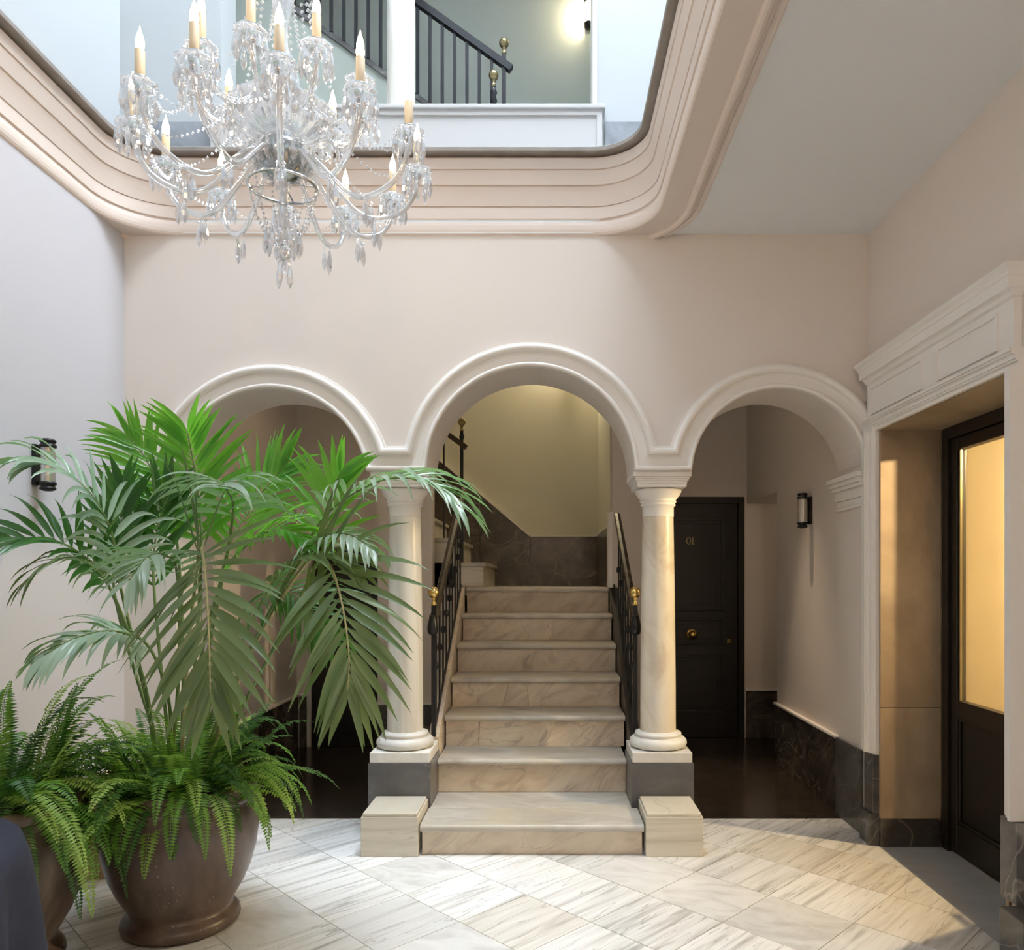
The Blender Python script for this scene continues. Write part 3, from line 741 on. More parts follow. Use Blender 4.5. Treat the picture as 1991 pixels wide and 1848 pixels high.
# upper railing seen through the light well
ru = thing('stair_railing', 'black iron railing with brass ball behind the upper parapet', 'railing', (-.27, 4.70, 3.96))
yu = 4.692
def ru_z(x): return 4.475 + (-.254 - x) * .715
newel(ru, -.270, yu, 3.961, 4.545, 'brass_old', .030)
G().bar((-.225, yu, ru_z(-.225)), (-2.2, yu, ru_z(-2.2)), .04, .04).obj('handrail', 'iron', ru)
me = G().box(-.0095, .0095, -.0095, .0095, 0, 1).mesh('baluster', Vector((0, 0, 0))); me.materials.append(M['iron'])
x = -.346
while x > -2.15:
    zb = max(3.961, up_line(x) + .02 if x < -.40 else 3.961)
    put('baluster', me, ru, (x, yu, zb), scale=(1, 1, ru_z(x) - zb)); x -= .076
sn = thing('newel_post', 'short newel with brass ball in front of the upper railing', 'post', (-.327, 4.60, 3.96))
newel(sn, -.327, 4.60, 3.961, 4.285, 'brass_old', .030)
G().lathe((-.327, 4.60, 4.18), [(.012, 0), (.022, .02), (.014, .05), (.022, .07), (.012, .10)], 12).obj('knuckle', 'iron', sn)

# ------------------------------------------------------------------ columns and blocks
for cx, mat, lb, ped in ((COLS[0], 'shaft_white', 'white marble column on a grey pedestal left of the stairs', 'dark_marble'), (COLS[1], 'shaft', 'cream marble column on a grey pedestal right of the stairs', 'dark_marble')):
    c = (cx, Y_COL, 0)
    t = thing('marble_column', lb, 'column', c, 'columns of the arcade')
    pw, x_in = .160, .005
    g = G().box(cx - pw + .004, cx + pw - .004, 3.904, Y_COL + pw - .004, .0005, .362)
    pd = g.obj('pedestal', 'grout', t)
    # facing slabs of the pedestal
    G().box(cx - pw, cx + pw, 3.896, 3.904, .0005, .3655).obj('slab', 'grey_ped', pd)
    G().box(cx - pw, cx - pw + .005, 3.9045, Y_COL + pw, .0005, .3655).obj('slab', 'grey_ped', pd)
    G().box(cx + pw - .005, cx + pw, 3.9045, Y_COL + pw, .0005, .3655).obj('slab', 'grey_ped', pd)
    G().box(cx - .154, cx + .154, 3.903, Y_COL + .154, .366, .420, .004).obj('plinth', 'base', t)
    G().lathe((cx, Y_COL, 0), [(.128, .4205), (.146, .428), (.152, .444), (.149, .461), (.136, .474), (.121, .478), (.120, .484), (.124, .490), (.121, .499), (.108, .503), (.098, .508)], 48).obj('base', 'base', t)
    G().lathe((cx, Y_COL, 0), [(.0945, .5085), (.0935, .75), (.0905, 1.1), (.086, 1.4), (.0815, 1.640)], 48).obj('shaft', mat, t)
    G().lathe((cx, Y_COL, 0), [(.083, 1.6405), (.083, 1.695), (.090, 1.698), (.094, 1.704), (.090, 1.710), (.090, 1.716), (.097, 1.719), (.097, 1.724), (.092, 1.727), (.100, 1.738), (.114, 1.756), (.122, 1.772), (.124, 1.784), (.112, 1.7865)], 48).obj('capital', 'trim', t)
    ab = G()
    for h0, h1, w in ((1.787, 1.803, .128), (1.803, 1.818, .130), (1.818, 1.828, .137), (1.828, 1.838, .141), (1.838, 1.8645, .150)):
        ab.box(cx - w, cx + w, Y_COL - w - .012, Y_COL + w + .012, h0, h1, .003)
    ab.obj('abacus', 'trim', t)
for x0, x1, lb in ((-.882, -.612, 'beige striped marble block at the foot of the stairs, left'), (.463, .733, 'beige striped marble block at the foot of the stairs, right')):
    t = thing('marble_block', lb, 'block', ((x0 + x1) / 2, 3.74, 0), 'blocks flanking the lowest step')
    G().box(x0, x1, 3.590, 3.892, .0005, .188, .002).obj('body', 'block', t)
    G().box(x0 + .006, x1 - .006, 3.596, 3.888, .188, .203, .004).obj('top', 'block', t)

# ------------------------------------------------------------------ glazed side door with its stone reveal and white surround
jt = struct(G().box(1.630, 1.925, DF - .03, DF - .012, .138, .680).obj('door_1_reveal', 'jamb'), 'brown limestone reveal of the glazed side door', 'reveal')
G().box(1.630, 1.925, DF - .03, DF - .012, .683, DZ - .004).obj('slab', 'jamb', jt)
G().box(1.630, 1.925, DF - .034, DF - .012, .0005, .135, .002).obj('base_slab', 'brown_marble', jt)
G().box(1.630, 1.925, DN, DF - .012, DZ - .0035, DZ + .02).obj('lintel_slab', 'jamb', jt)
G().box(1.630, 1.925, DN, DN + .018, .0005, DZ - .004).obj('slab', 'jamb', jt)
# door frame and leaf
DX = 1.945
d1 = thing('door_1', 'black door with a tall glass pane and lower panel in the right wall', 'door', (DX, 3.2, 0), kind='structure')
fy1, fy0 = DF - .034, DN + .02
fr = G().box(1.926, 2.0, fy1 - .055, fy1, .0005, DZ - .0036, .001).box(1.926, 2.0, fy0, fy0 + .055, .0005, DZ - .0036, .001).box(1.926, 2.0, fy0 + .055, fy1 - .055, DZ - .06, DZ - .0036, .001)
fr.box(1.9855, 2.0, fy0 + .055, fy1 - .055, DZ - .075, DZ - .06).box(1.9855, 2.0, fy1 - .075, fy1 - .055, .0005, DZ - .075).box(1.9855, 2.0, fy0 + .055, fy0 + .075, .0005, DZ - .075)
fr.obj('frame', 'brown_black', d1)
ly0, ly1 = 2.992, fy1 - .058
G().box(1.940, 1.985, fy0 + .058, 2.989, .006, DZ - .064, .004).obj('fixed_leaf', 'brown_black', d1)
lf = G()
for a, b, z0, z1 in ((ly1 - .055, ly1, .006, DZ - .064), (ly0, ly0 + .055, .006, DZ - .064), (ly0 + .055, ly1 - .055, DZ - .12, DZ - .064), (ly0 + .055, ly1 - .055, .655, .735), (ly0 + .055, ly1 - .055, .006, .15)):
    lf.box(1.940, 1.985, a, b, z0, z1, .004)
lf.obj('leaf_frame', 'brown_black', d1)
G().box(1.956, 1.972, ly0 + .055, ly1 - .055, .15, .655).obj('panel', 'black_paint', d1)
pm = G()
for a, b, z0, z1 in ((ly0 + .055, ly1 - .055, .15, .165), (ly0 + .055, ly1 - .055, .64, .655), (ly1 - .07, ly1 - .055, .165, .64), (ly0 + .055, ly0 + .07, .165, .64)): pm.box(1.946, 1.956, a, b, z0, z1, .003)
pm.obj('moulding', 'brown_black', d1)
G().box(1.961, 1.967, ly0 + .055, ly1 - .055, .735, DZ - .12).obj('glass_pane', 'pane', d1)
bd_ = G()
for a, b, z0, z1 in ((ly1 - .067, ly1 - .055, .735, DZ - .12), (ly0 + .055, ly0 + .067, .735, DZ - .12)): bd_.box(1.948, 1.960, a, b, z0, z1, .002)
bd_.obj('glazing_bead', 'brass_old', d1)
hd = G().tube([(1.995, ly0 + .03, .98), (2.02, ly0 + .03, .98), (2.03, ly0 + .035, .98), (2.03, ly0 + .16, .98)], .010, 10)
hd.obj('handle', 'iron', d1)

# white surround: architrave, frieze with two panels, cornice
sr = struct(G().box(1.6035, XR - .0005, DF + .0005, YA - .001, .445, 2.105, .004).obj('trim_8', 'trim'), 'white classical surround with cornice over the glazed door', 'moulding')
def architrave(y_in, sgn, z0, z1, nm):
    g = G()
    for d0, d1, p in ((0, .022, .026), (.022, .030, .034), (.030, .056, .040), (.056, .066, .050), (.066, .080, .056)):
        a, b = y_in + sgn * d0, y_in + sgn * d1
        g.box(XR - p, XR - .0008, a, b, z0, z1)
    g.obj(nm, 'trim', sr)
architrave(DF - .011, 1, .446, 2.045, 'architrave')
architrave(DN + .0, -1, .48, 2.045, 'architrave')
g = G()
for d0, d1, p in ((0, .018, .026), (.018, .026, .034), (.026, .044, .040), (.044, .052, .050), (.052, .062, .058)):
    g.box(XR - p, XR - .0008, DN - .08, DF + .069, 2.045 + d0, 2.045 + d1)
g.obj('architrave_head', 'trim', sr)
G().box(XR - .030, XR - .0008, DN - .06, DF + .078, 2.107, 2.292).obj('frieze', 'trim', sr)
for a, b in ((DN + .03, 3.14), (3.27, DF + .035)):
    fp = G().box(XR - .0375, XR - .030, a, b, 2.252, 2.262).box(XR - .0375, XR - .030, a, b, 2.128, 2.138).box(XR - .0375, XR - .030, a, a + .01, 2.138, 2.252).box(XR - .0375, XR - .030, b - .01, b, 2.138, 2.252)
    fp.obj('frieze_panel', 'trim', sr)
CPF = [(.030, 2.285), (.040, 2.292), (.046, 2.305), (.052, 2.312), (.064, 2.314), (.066, 2.352), (.070, 2.354), (.074, 2.366), (.082, 2.376), (.086, 2.380), (.086, 2.392)]
g = G()
ya, yb = DN - .055, DF + .075
pts_n = []
for p, z in CPF:
    e = p - .03
    pts_n.append([Vector((XR - .001, ya - e, z)), Vector((XR - p, ya - e, z)), Vector((XR - p, yb + e * .6, z)), Vector((XR - .001, yb + e * .6, z))])
g.grid(pts_n, False)
g.add(pts_n[-1], [(0, 1, 2, 3)])
g.obj('cornice', 'trim', sr)
pl = G().box(1.598, XR - .0008, DF - .012, DF + .088, .158, .444, .003)
pl.obj('pilaster_foot', 'dark_marble', sr)
G().box(1.580, XR - .0008, DF - .014, DF + .10, .0005, .156, .003).obj('plinth', 'dark_marble', sr)
G().box(1.598, XR - .0008, DN - .095, DN + .0, .196, .478, .003).obj('pilaster_foot', 'dark_marble', sr)
G().box(1.545, XR - .0008, DN - .22, DN - .085, .0005, .194, .003).obj('plinth', 'dark_marble', sr)

# room behind the glazed door, lit by one warm bulb and an added spot
wm = G()
struct(G().box(2.002, 4.3, 1.6, 5.30, -.1, -.001).obj('floor_side_room', 'threshold'), 'floor of the lit side room', 'floor')
struct(G().box(2.0, 4.3, 5.20, 5.30, 0, 2.8).obj('wall_side_room_far', 'paint_warm'), 'cream far wall of the lit side room', 'wall')
struct(G().box(2.72, 2.84, 4.05, 5.20, 0, 2.8).obj('wall_side_room_fin', 'paint_warm'), 'short cream partition inside the lit side room', 'wall')
struct(G().box(2.0, 4.3, 1.6, 1.7, 0, 2.8).obj('wall_side_room_near', 'paint_warm'), 'cream near wall of the lit side room', 'wall')
struct(G().box(4.2, 4.3, 1.7, 5.2, 0, 2.8).obj('wall_side_room_end', 'paint_warm'), 'cream end wall of the lit side room', 'wall')
ww = G().box(1.941, 2.0, 1.7, DN + .02, 0, 2.8).box(1.941, 2.0, DF - .012, 5.2, 0, 2.8).box(1.941, 2.0, DN + .02, DF - .012, DZ, 2.8)
struct(ww.obj('wall_side_room_door', 'paint_warm'), 'cream wall around the glazed door inside the side room', 'wall')
struct(G().box(1.94, 4.3, 1.6, 5.3, 2.8, 2.9).obj('ceiling_side_room', 'ceil'), 'ceiling of the lit side room', 'ceiling')

def point(name, loc, energy, color, radius, parent=None):
    d = bpy.data.lights.new(name, 'POINT'); d.energy = energy; d.color = color; d.shadow_soft_size = radius
    o = bpy.data.objects.new(name, d); col.objects.link(o)
    o.location = Vector(loc) - (WL[parent] if parent is not None else Vector())
    if parent is not None: o.parent = parent
    return o
lp = (2.476, 3.327, 1.985)
pl_ = thing('pendant_lamp', 'bare warm bulb hanging in the room behind the glazed door', 'lamp', (lp[0], lp[1], 2.799))
G().tube([(lp[0], lp[1], 2.799), (lp[0], lp[1], 2.08)], .004, 6).obj('cord', 'iron', pl_)
G().lathe(lp, [(.016, .05), (.018, .06), (.018, .09), (.006, .097)], 12).obj('socket', 'brass_old', pl_)
G().ball((lp[0], lp[1], lp[2] + .03), .02, 12, 8).obj('bulb', 'warm_bulb', pl_)
point('pendant_light', (lp[0], lp[1], lp[2] - .0), 320, (1.0, .76, .40), .018, pl_)
sd = bpy.data.lights.new('added_patch_spot', 'SPOT'); sd.energy = 165; sd.color = (1.0, .60, .21); sd.shadow_soft_size = .016; sd.spot_size = .92; sd.spot_blend = 1.0  # added spot, strengthens the warm patch on the floor
so = bpy.data.objects.new('added_patch_spot', sd); col.objects.link(so); so.parent = pl_
so.location = Vector((lp[0], lp[1], lp[2] - .005)) - WL[pl_]
so.rotation_euler = (Vector((1.62, 3.30, 0)) - Vector(lp)).to_track_quat('-Z', 'Y').to_euler()

# ------------------------------------------------------------------ numbered door
d2 = thing('door_2', 'black panelled door with brass number and knob in the passage', 'door', ((D1[0] + D1[1]) / 2, 6.30, 0), kind='structure')
f = G().box(D1[0], D1[0] + .05, 6.255, 6.33, .001, D1[2], .003).box(D1[1] - .05, D1[1], 6.255, 6.33, .001, D1[2], .003).box(D1[0] + .05, D1[1] - .05, 6.255, 6.33, D1[2] - .05, D1[2], .003)
f.obj('frame', 'black_paint', d2)
dx0, dx1 = D1[0] + .053, D1[1] - .053
G().box(dx0, dx1, 6.285, 6.32, .004, D1[2] - .053).obj('leaf', 'black_paint', d2)
for z0, z1, nm in ((1.045, 1.815, 'panel'), (.765, .985, 'panel'), (.20, .685, 'panel')):
    x0, x1 = dx0 + .11, dx1 - .11
    pmm = G().box(x0, x1, 6.274, 6.285, z1 - .022, z1, .003).box(x0, x1, 6.274, 6.285, z0, z0 + .022, .003).box(x0, x0 + .022, 6.274, 6.285, z0 + .022, z1 - .022, .003).box(x1 - .022, x1, 6.274, 6.285, z0 + .022, z1 - .022, .003)
    q = pmm.obj('panel_moulding', 'black_paint', d2)
    G().box(x0 + .05, x1 - .05, 6.279, 6.285, z0 + .05, z1 - .05, .003).obj('raised_panel', 'black_paint', q)
kx, kz = 1.187, CAM_Z - (1234 - VY) * 6.27 / F_PX
def turned_y(c, prof, seg=24):
    """turned on an axis pointing out of the door, prof (radius, distance out)"""
    g = G(); rows = [[Vector((c[0] + r * math.cos(2 * PI * k / seg), c[1] - o, c[2] + r * math.sin(2 * PI * k / seg))) for k in range(seg)] for r, o in prof]
    return g.grid(rows, True, True)
kb = turned_y((kx, 6.279, kz), [(.001, 0), (.046, 0), (.047, .004), (.040, .008), (.016, .010), (.014, .024), (.024, .032), (.031, .044), (.030, .056), (.020, .066), (.001, .069)]).obj('knob', 'brass', d2)
hx, hz = (1418 - VX) * 6.27 / F_PX, CAM_Z - (1247 - VY) * 6.27 / F_PX
esc = G()
star = []
for k in range(16):
    r = (.026, .014, .018, .014)[k % 4]; a = PI / 4 + 2 * PI * k / 16; star.append((hx + r * math.cos(a), hz + r * math.sin(a)))
esc.prism(star, 1, 6.280, 6.285)
esc.obj('keyhole_plate', 'brass', d2)
# the number 01 in serif figures
nx, nz, nh = (1343 - VX) * 6.27 / F_PX, CAM_Z - (1052 - VY) * 6.27 / F_PX, .058
g = G(); n = 40; oy0, oy1 = 6.2745, 6.2788
def ell(rx, rz): return [(nx - .016 + rx * math.cos(2 * PI * k / n), nz + rz * math.sin(2 * PI * k / n)) for k in range(n)]
o_, i_ = ell(.0195, nh / 2), ell(.0125, nh / 2 - .0035)
for y in (oy0, oy1): g.add([(x, y, z) for x, z in o_ + i_], [(k, (k + 1) % n, n + (k + 1) % n, n + k) for k in range(n)])
g.add([(x, oy0, z) for x, z in o_] + [(x, oy1, z) for x, z in o_], [(k, (k + 1) % n, n + (k + 1) % n, n + k) for k in range(n)])
g.obj('figure_zero', 'brass_old', d2)
x1_ = nx + .019
G().prism([(x1_ - .011, nz - nh / 2), (x1_ + .011, nz - nh / 2), (x1_ + .011, nz - nh / 2 + .003), (x1_ + .0035, nz - nh / 2 + .005), (x1_ + .0035, nz + nh / 2), (x1_ - .001, nz + nh / 2), (x1_ - .010, nz + nh / 2 - .008), (x1_ - .009, nz + nh / 2 - .010), (x1_ - .0035, nz + nh / 2 - .008), (x1_ - .0035, nz - nh / 2 + .005), (x1_ - .011, nz - nh / 2 + .003)], 1, oy0, oy1).obj('figure_one', 'brass_old', d2)

# low black door under the stairs, rounded upper corner
d3 = thing('door_3', 'low black door with rounded top corner under the stairs', 'door', ((LD[0] + LD[1]) / 2, 5.95, 0), kind='structure')
pts = [(LD[1] - .002, .004), (LD[1] - .002, 1.50)] + [(LD[0] + .17 + .165 * math.cos(a), 1.38 + .165 * math.sin(a)) for a in [PI / 2 + PI / 2 * k / 10 for k in range(11)]] + [(LD[0] + .004, .004)]
G().prism(pts, 1, 5.945, 5.985).obj('leaf', 'black_paint', d3)
G().box(LD[0] + .08, LD[1] - .06, 5.938, 5.945, .12, .62, .003).obj('panel', 'black_paint', d3)
G().box(LD[0] + .08, LD[1] - .06, 5.938, 5.945, .74, 1.30, .003).obj('panel', 'black_paint', d3)
struct(G().box(LD[0], LD[1], 6.03, 6.04, 0, 1.56).obj('wall_closet', 'black_paint'), 'dark closet behind the low black door', 'wall')

# ------------------------------------------------------------------ wall sconces: black end caps and a fluted glass tube
def sconce(label, base, out, lit, group=None, h=.235):
    """base: middle of the wall plate, out: unit vector off the wall"""
    base, out = Vector(base), Vector(out); side = Vector((-out.y, out.x, 0))
    t = thing('wall_sconce', label, 'wall lamp', base - Vector((0, 0, h / 2)), group)
    c = base + out * .055
    pl = G()
    def ob(a0, a1, s0, s1, z0, z1, g): 
        p = [base + out * a + side * s for a, s in ((a0, s0), (a0, s1), (a1, s1), (a1, s0))]
        g.add([(q.x, q.y, z0) for q in p] + [(q.x, q.y, z1) for q in p], [(0, 1, 2, 3), (7, 6, 5, 4), (0, 4, 5, 1), (1, 5, 6, 2), (2, 6, 7, 3), (3, 7, 4, 0)])
    ob(.001, .016, -.022, .022, base.z - .085, base.z + .085, pl); pl.obj('wall_plate', 'iron', t)
    for s in (1, -1):
        zz = base.z + s * .072
        g = G()
        pr = [(.030, 0), (.033, .002), (.033, .012), (.027, .014), (.027, .022), (.031, .024), (.031, .032), (.020, .038), (.010, .040)]
        g.lathe((c.x, c.y, zz), [(r, s * z) for r, z in pr], 20)
        g.tube([base + Vector((0, 0, s * .075)) + out * .01, c + Vector((0, 0, s * .075))], .006, 8)
        g.obj('end_cap', 'iron', t)
    G().lathe((c.x, c.y, base.z), [(.027, -.072), (.027, .072)], 48, True, lambda a, z: 1 + .05 * math.cos(a * 16)).obj('glass_tube', 'fluted', t)
    G().lathe((c.x, c.y, base.z), [(.004, -.07), (.009, -.062), (.009, .062), (.004, .07)], 12).obj('lamp_tube', 'sconce_bulb' if lit else 'candle', t)
    if lit: point('sconce_light', c, lit, (1.0, .80, .52), .03, t)
    return t
d_s = 4.735
sconce('unlit black wall sconce with fluted glass in the right passage', (XR - .0005, d_s, CAM_Z + (VY - 993) * d_s / F_PX), (-1, 0, 0), 0, 'black wall sconces')
sconce('unlit black wall sconce on the left wall behind the palm', (XL + .0005, 3.22, 1.795), (1, 0, 0), 0, 'black wall sconces')
sconce('lit black wall sconce on the upper green stair wall', (.292, 5.4995, 5.36), (0, -1, 0), 34, 'black wall sconces')
sconce('lit black wall sconce high in the stairwell above the landing', (.20, YW - .0005, 3.42), (0, -1, 0), 170, 'black wall sconces')
sconce('lit black wall sconce in the side passage by the numbered door', (2.899, 5.86, 1.7), (-1, 0, 0), 9, 'black wall sconces')

# globe lamp of the entrance behind the camera, and unseen fill lamps added in the passage
gl = thing('ceiling_lamp', 'white glass globe lamp on the entrance ceiling behind the camera', 'lamp', (.55, -1.5, ZC - .001))
G().lathe((.55, -1.5, ZC), [(.06, -.001), (.06, -.02), (.012, -.025), (.012, -.10)], 20).obj('rose', 'brass_old', gl)
G().ball((.55, -1.5, ZC - .22), .12, 20, 12).obj('globe', 'globe', gl)
def fill_downlight(label, x, y, z, watts, cone):
    rl = thing('fill_lamp', label, 'lamp', (x, y, z), 'added fill lamps of the passage')
    G().lathe((x, y, z), [(.035, 0), (.05, 0), (.05, -.006), (.035, -.006)], 24, cap=False).obj('rim', 'trim', rl)
    G().lathe((x, y, z), [(.001, -.002), (.034, -.002), (.034, -.0005)], 24).obj('lens', 'lens', rl)
    d = bpy.data.lights.new('fill_light', 'SPOT'); d.energy = watts; d.color = (1.0, .76, .50); d.shadow_soft_size = .03; d.spot_size = cone; d.spot_blend = .8
    o = bpy.data.objects.new('fill_light', d); col.objects.link(o); o.parent = rl; o.location = (0, 0, -.012)
fill_downlight('unseen fill lamp added over the right end of the passage', 1.24, 4.75, 3.049, 150, .62)
fill_downlight('unseen fill lamp added over the left end of the passage', -1.30, 4.95, 3.049, 7, 2.2)

# ------------------------------------------------------------------ chandelier
def catmull(pts, n):
    pts = [Vector(p) for p in pts]; out = []
    e = [pts[0] * 2 - pts[1]] + pts + [pts[-1] * 2 - pts[-2]]
    m = len(pts) - 1
    for i in range(n + 1):
        t = i / n * m; k = min(int(t), m - 1); u = t - k
        a, b, c, d = e[k], e[k + 1], e[k + 2], e[k + 3]
        out.append(.5 * ((2 * b) + (c - a) * u + (2 * a - 5 * b + 4 * c - d) * u * u + (3 * b - a - 3 * c + d) * u ** 3))
    return out
CX, CY = -.870, 2.50
ch = thing('chandelier', 'large crystal chandelier with lit candle bulbs hanging in the light well', 'chandelier', (CX, CY, 2.28))
def local_mesh(g, name, mat):
    me = g.mesh(name, Vector((0, 0, 0)))
    bm = bmesh.new(); bm.from_mesh(me); bmesh.ops.recalc_face_normals(bm, faces=bm.faces); bm.to_mesh(me); bm.free()
    me.materials.append(M[mat]); return me
drop = G().lathe((0, 0, 0), [(.0005, 0), (.0055, -.006), (.0005, -.012), (.002, -.014), (.0068, -.028), (.0102, -.052), (.0076, -.066), (.0005, -.078)], 6, False)
ME_DROP = local_mesh(drop, 'pendant', 'crystal')
ME_PAN = local_mesh(G().lathe((0, 0, 0), [(.012, -.022), (.030, -.020), (.046, -.010), (.049, -.004), (.044, -.008), (.028, -.014), (.012, -.014)], 32, True, lambda a, z: 1 + (.05 * math.cos(a * 8) if z > -.015 else 0)), 'drip_pan', 'crystal_arm')
ME_CUP = local_mesh(G().lathe((0, 0, 0), [(.008, -.034), (.015, -.030), (.015, -.022), (.010, -.016), (.016, -.006), (.021, .006), (.022, .013), (.018, .016)], 16), 'candle_cup', 'chrome')
ME_CANDLE = local_mesh(G().lathe((0, 0, 0), [(.0135, .012), (.0135, .092), (.010, .096)], 16), 'candle', 'candle')
ME_BULB = local_mesh(G().lathe((0, 0, 0), [(.008, .094), (.0115, .102), (.0125, .112), (.0105, .126), (.006, .142), (.0022, .154), (.0006, .162)], 12), 'bulb', 'bulb')
def arm_mesh(path, r):
    return local_mesh(G().tube(catmull([(p[0], 0, p[1]) for p in path], 26), r, 7), 'arm', 'crystal_arm')
ZP1, RP1, ZP2, RP2 = 2.730, .440, 2.920, .270
A1 = arm_mesh([(.055, 2.655), (.10, 2.685), (.16, 2.63), (.235, 2.555), (.305, 2.540), (.385, 2.575), (.428, 2.640), (.440, 2.702)], .0095)
A2 = arm_mesh([(.045, 2.86), (.075, 2.875), (.115, 2.83), (.165, 2.79), (.22, 2.805), (.258, 2.85), (.270, 2.893)], .0075)
prng = random.Random(5)
for n, th0, me_a, R, Z, tri in ((12, 18, A1, RP1, ZP1, True), (9, 0, A2, RP2, ZP2, False)):
    for k in range(n):
        th = math.radians(th0 + 360 / n * k); az = th - PI / 2           # 0 faces the camera
        arm = put('arm', me_a, ch, (CX, CY, 0), (0, 0, az)); WL[arm] = Vector((CX, CY, 0))
        # children live in the arm's own turned frame
        def sub(nm, me, loc, rz=0.0, sc=None):
            o = bpy.data.objects.new(nm, me); col.objects.link(o); o.parent = arm; o.location = loc; o.rotation_euler = (0, 0, rz)
            if sc: o.scale = sc
            return o
        sub('drip_pan', ME_PAN, (R, 0, Z)); sub('candle_cup', ME_CUP, (R, 0, Z)); sub('candle', ME_CANDLE, (R, 0, Z)); sub('bulb', ME_BULB, (R, 0, Z))
        for q in range(10):
            w = 2 * PI * q / 10 + .2
            sub('pendant', ME_DROP, (R + .045 * math.cos(w), .045 * math.sin(w), Z - .010), prng.random() * 6, (1, 1, prng.uniform(.95, 1.2)))
        if tri:
            zl = 2.551
            for q in range(3):
                sub('pendant', ME_DROP, (.300 + .012 * math.cos(2.1 * q), .012 * math.sin(2.1 * q), zl - (.018 if q else .03)), prng.random() * 6, (1, 1, 1.15))
# stem, bowls and the bottom ball
G().lathe((CX, CY, 0), [(.006, 2.42), (.014, 2.43), (.010, 2.46), (.022, 2.50), (.012, 2.54), (.016, 2.60), (.020, 2.62)], 20).obj('lower_stem', 'crystal_arm', ch)
G().lathe((CX, CY, 0), [(.020, 2.615), (.048, 2.628), (.066, 2.650), (.076, 2.690), (.075, 2.715), (.068, 2.735), (.055, 2.745)], 32).obj('bowl', 'smoke_chrome', ch)
G().lathe((CX, CY, 0), [(.03, 2.745), (.09, 2.755), (.140, 2.785), (.165, 2.835), (.170, 2.842), (.160, 2.835), (.134, 2.79), (.085, 2.764), (.03, 2.755)], 72, True, lambda a, z: 1 + .035 * math.cos(a * 18)).obj('fluted_dish', 'crystal_arm', ch)
G().lathe((CX, CY, 0), [(.020, 2.745), (.034, 2.80), (.018, 2.86), (.040, 2.93), (.046, 2.98), (.020, 3.06), (.016, 3.12), (.034, 3.20), (.038, 3.26), (.018, 3.34), (.030, 3.44), (.014, 3.52), (.012, 3.72)], 24).obj('upper_stem', 'crystal_arm', ch)
G().lathe((CX, CY, 0), [(.015, 3.60), (.060, 3.62), (.075, 3.66), (.06, 3.64), (.015, 3.64)], 24).obj('crown', 'crystal_arm', ch)
G().ball((CX, CY, 2.385), .027, 12, 8).obj('ball', 'crystal', ch)
for k in range(3):
    w = 2.1 * k + .4
    put('pendant', ME_DROP, ch, (CX + .022 * math.cos(w), CY + .022 * math.sin(w), 2.365), (0, 0, w), (1, 1, 1.2))
for k in range(14):
    w = 2 * PI * k / 14
    put('pendant', ME_DROP, ch, (CX + .088 * math.cos(w), CY + .088 * math.sin(w), 2.735), (0, 0, w), (1.1, 1.1, 1.1))
for k in range(18):
    w = 2 * PI * k / 18
    put('pendant', ME_DROP, ch, (CX + .166 * math.cos(w), CY + .166 * math.sin(w), 2.838), (0, 0, w), (1.1, 1.1, 1.1))
def beads(path, r=.0058, step=.0135):
    g = G(); pts = catmull(path, 60); acc = 0; last = pts[0]
    for p in pts[1:]:
        acc += (p - last).length; last = p
        if acc >= step:
            acc = 0
            g.add([p + Vector(v) * r for v in ((1, 0, 0), (-1, 0, 0), (0, 1, 0), (0, -1, 0), (0, 0, 1.1), (0, 0, -1.1))], [(0, 2, 4), (2, 1, 4), (1, 3, 4), (3, 0, 4), (2, 0, 5), (1, 2, 5), (3, 1, 5), (0, 3, 5)])
    return g
def pol(r, z, th): return (CX + r * math.sin(th), CY - r * math.cos(th), z)
for k in range(12):
    th = 2 * PI * k / 12 + .1
    beads([pol(.066, 3.64, th), pol(.075, 3.40, th), pol(.10, 3.17, th), pol(.165, 2.97, th)], .0072, .0150).obj('bead_strand', 'crystal', ch)
for k in range(12):
    th = math.radians(18 + 30 * k)
    beads([pol(.150, 2.835, th), pol(.22, 2.755, th + .05), pol(.32, 2.70, th + .05), pol(.41, 2.725, th)]).obj('bead_strand', 'crystal', ch)
    th2 = th + math.radians(30)
    rr = .405
    beads([pol(rr, 2.705, th), pol(rr * .97, 2.645, th + .14), pol(rr * .97, 2.645, th2 - .14), pol(rr, 2.705, th2)], .005, .0125).obj('bead_strand', 'crystal', ch)
for k in range(12):
    th = 2 * PI * k / 12
    beads([pol(.11, 2.60, th), pol(.085, 2.50, th), pol(.05, 2.44, th), pol(.022, 2.41, th)], .0055, .013).obj('bead_strand', 'crystal', ch)
    put('pendant', ME_DROP, ch, pol(.055, 2.455, th + .2), (0, 0, th), (1, 1, 1.0))
G().lathe((CX, CY, 0), [(.106, 2.596), (.114, 2.596), (.114, 2.604), (.106, 2.604), (.106, 2.596)], 32, cap=False).obj('ring', 'chrome', ch)
for k in range(4):
    th = PI / 2 * k; G().tube([pol(.02, 2.615, th), pol(.108, 2.60, th)], .003, 6).obj('spoke', 'chrome', ch)
# suspension rod and the beam it hangs from, above the light well
G().tube([(CX, CY, 3.70), (CX, CY, 7.90)], .006, 8).obj('rod', 'chrome', ch)
tag(G().box(-2.389, 1.749, CY - .04, CY + .04, 7.90, 7.98).obj('steel_beam', 'upper'), 'white steel beam across the light well holding the chandelier', 'beam')

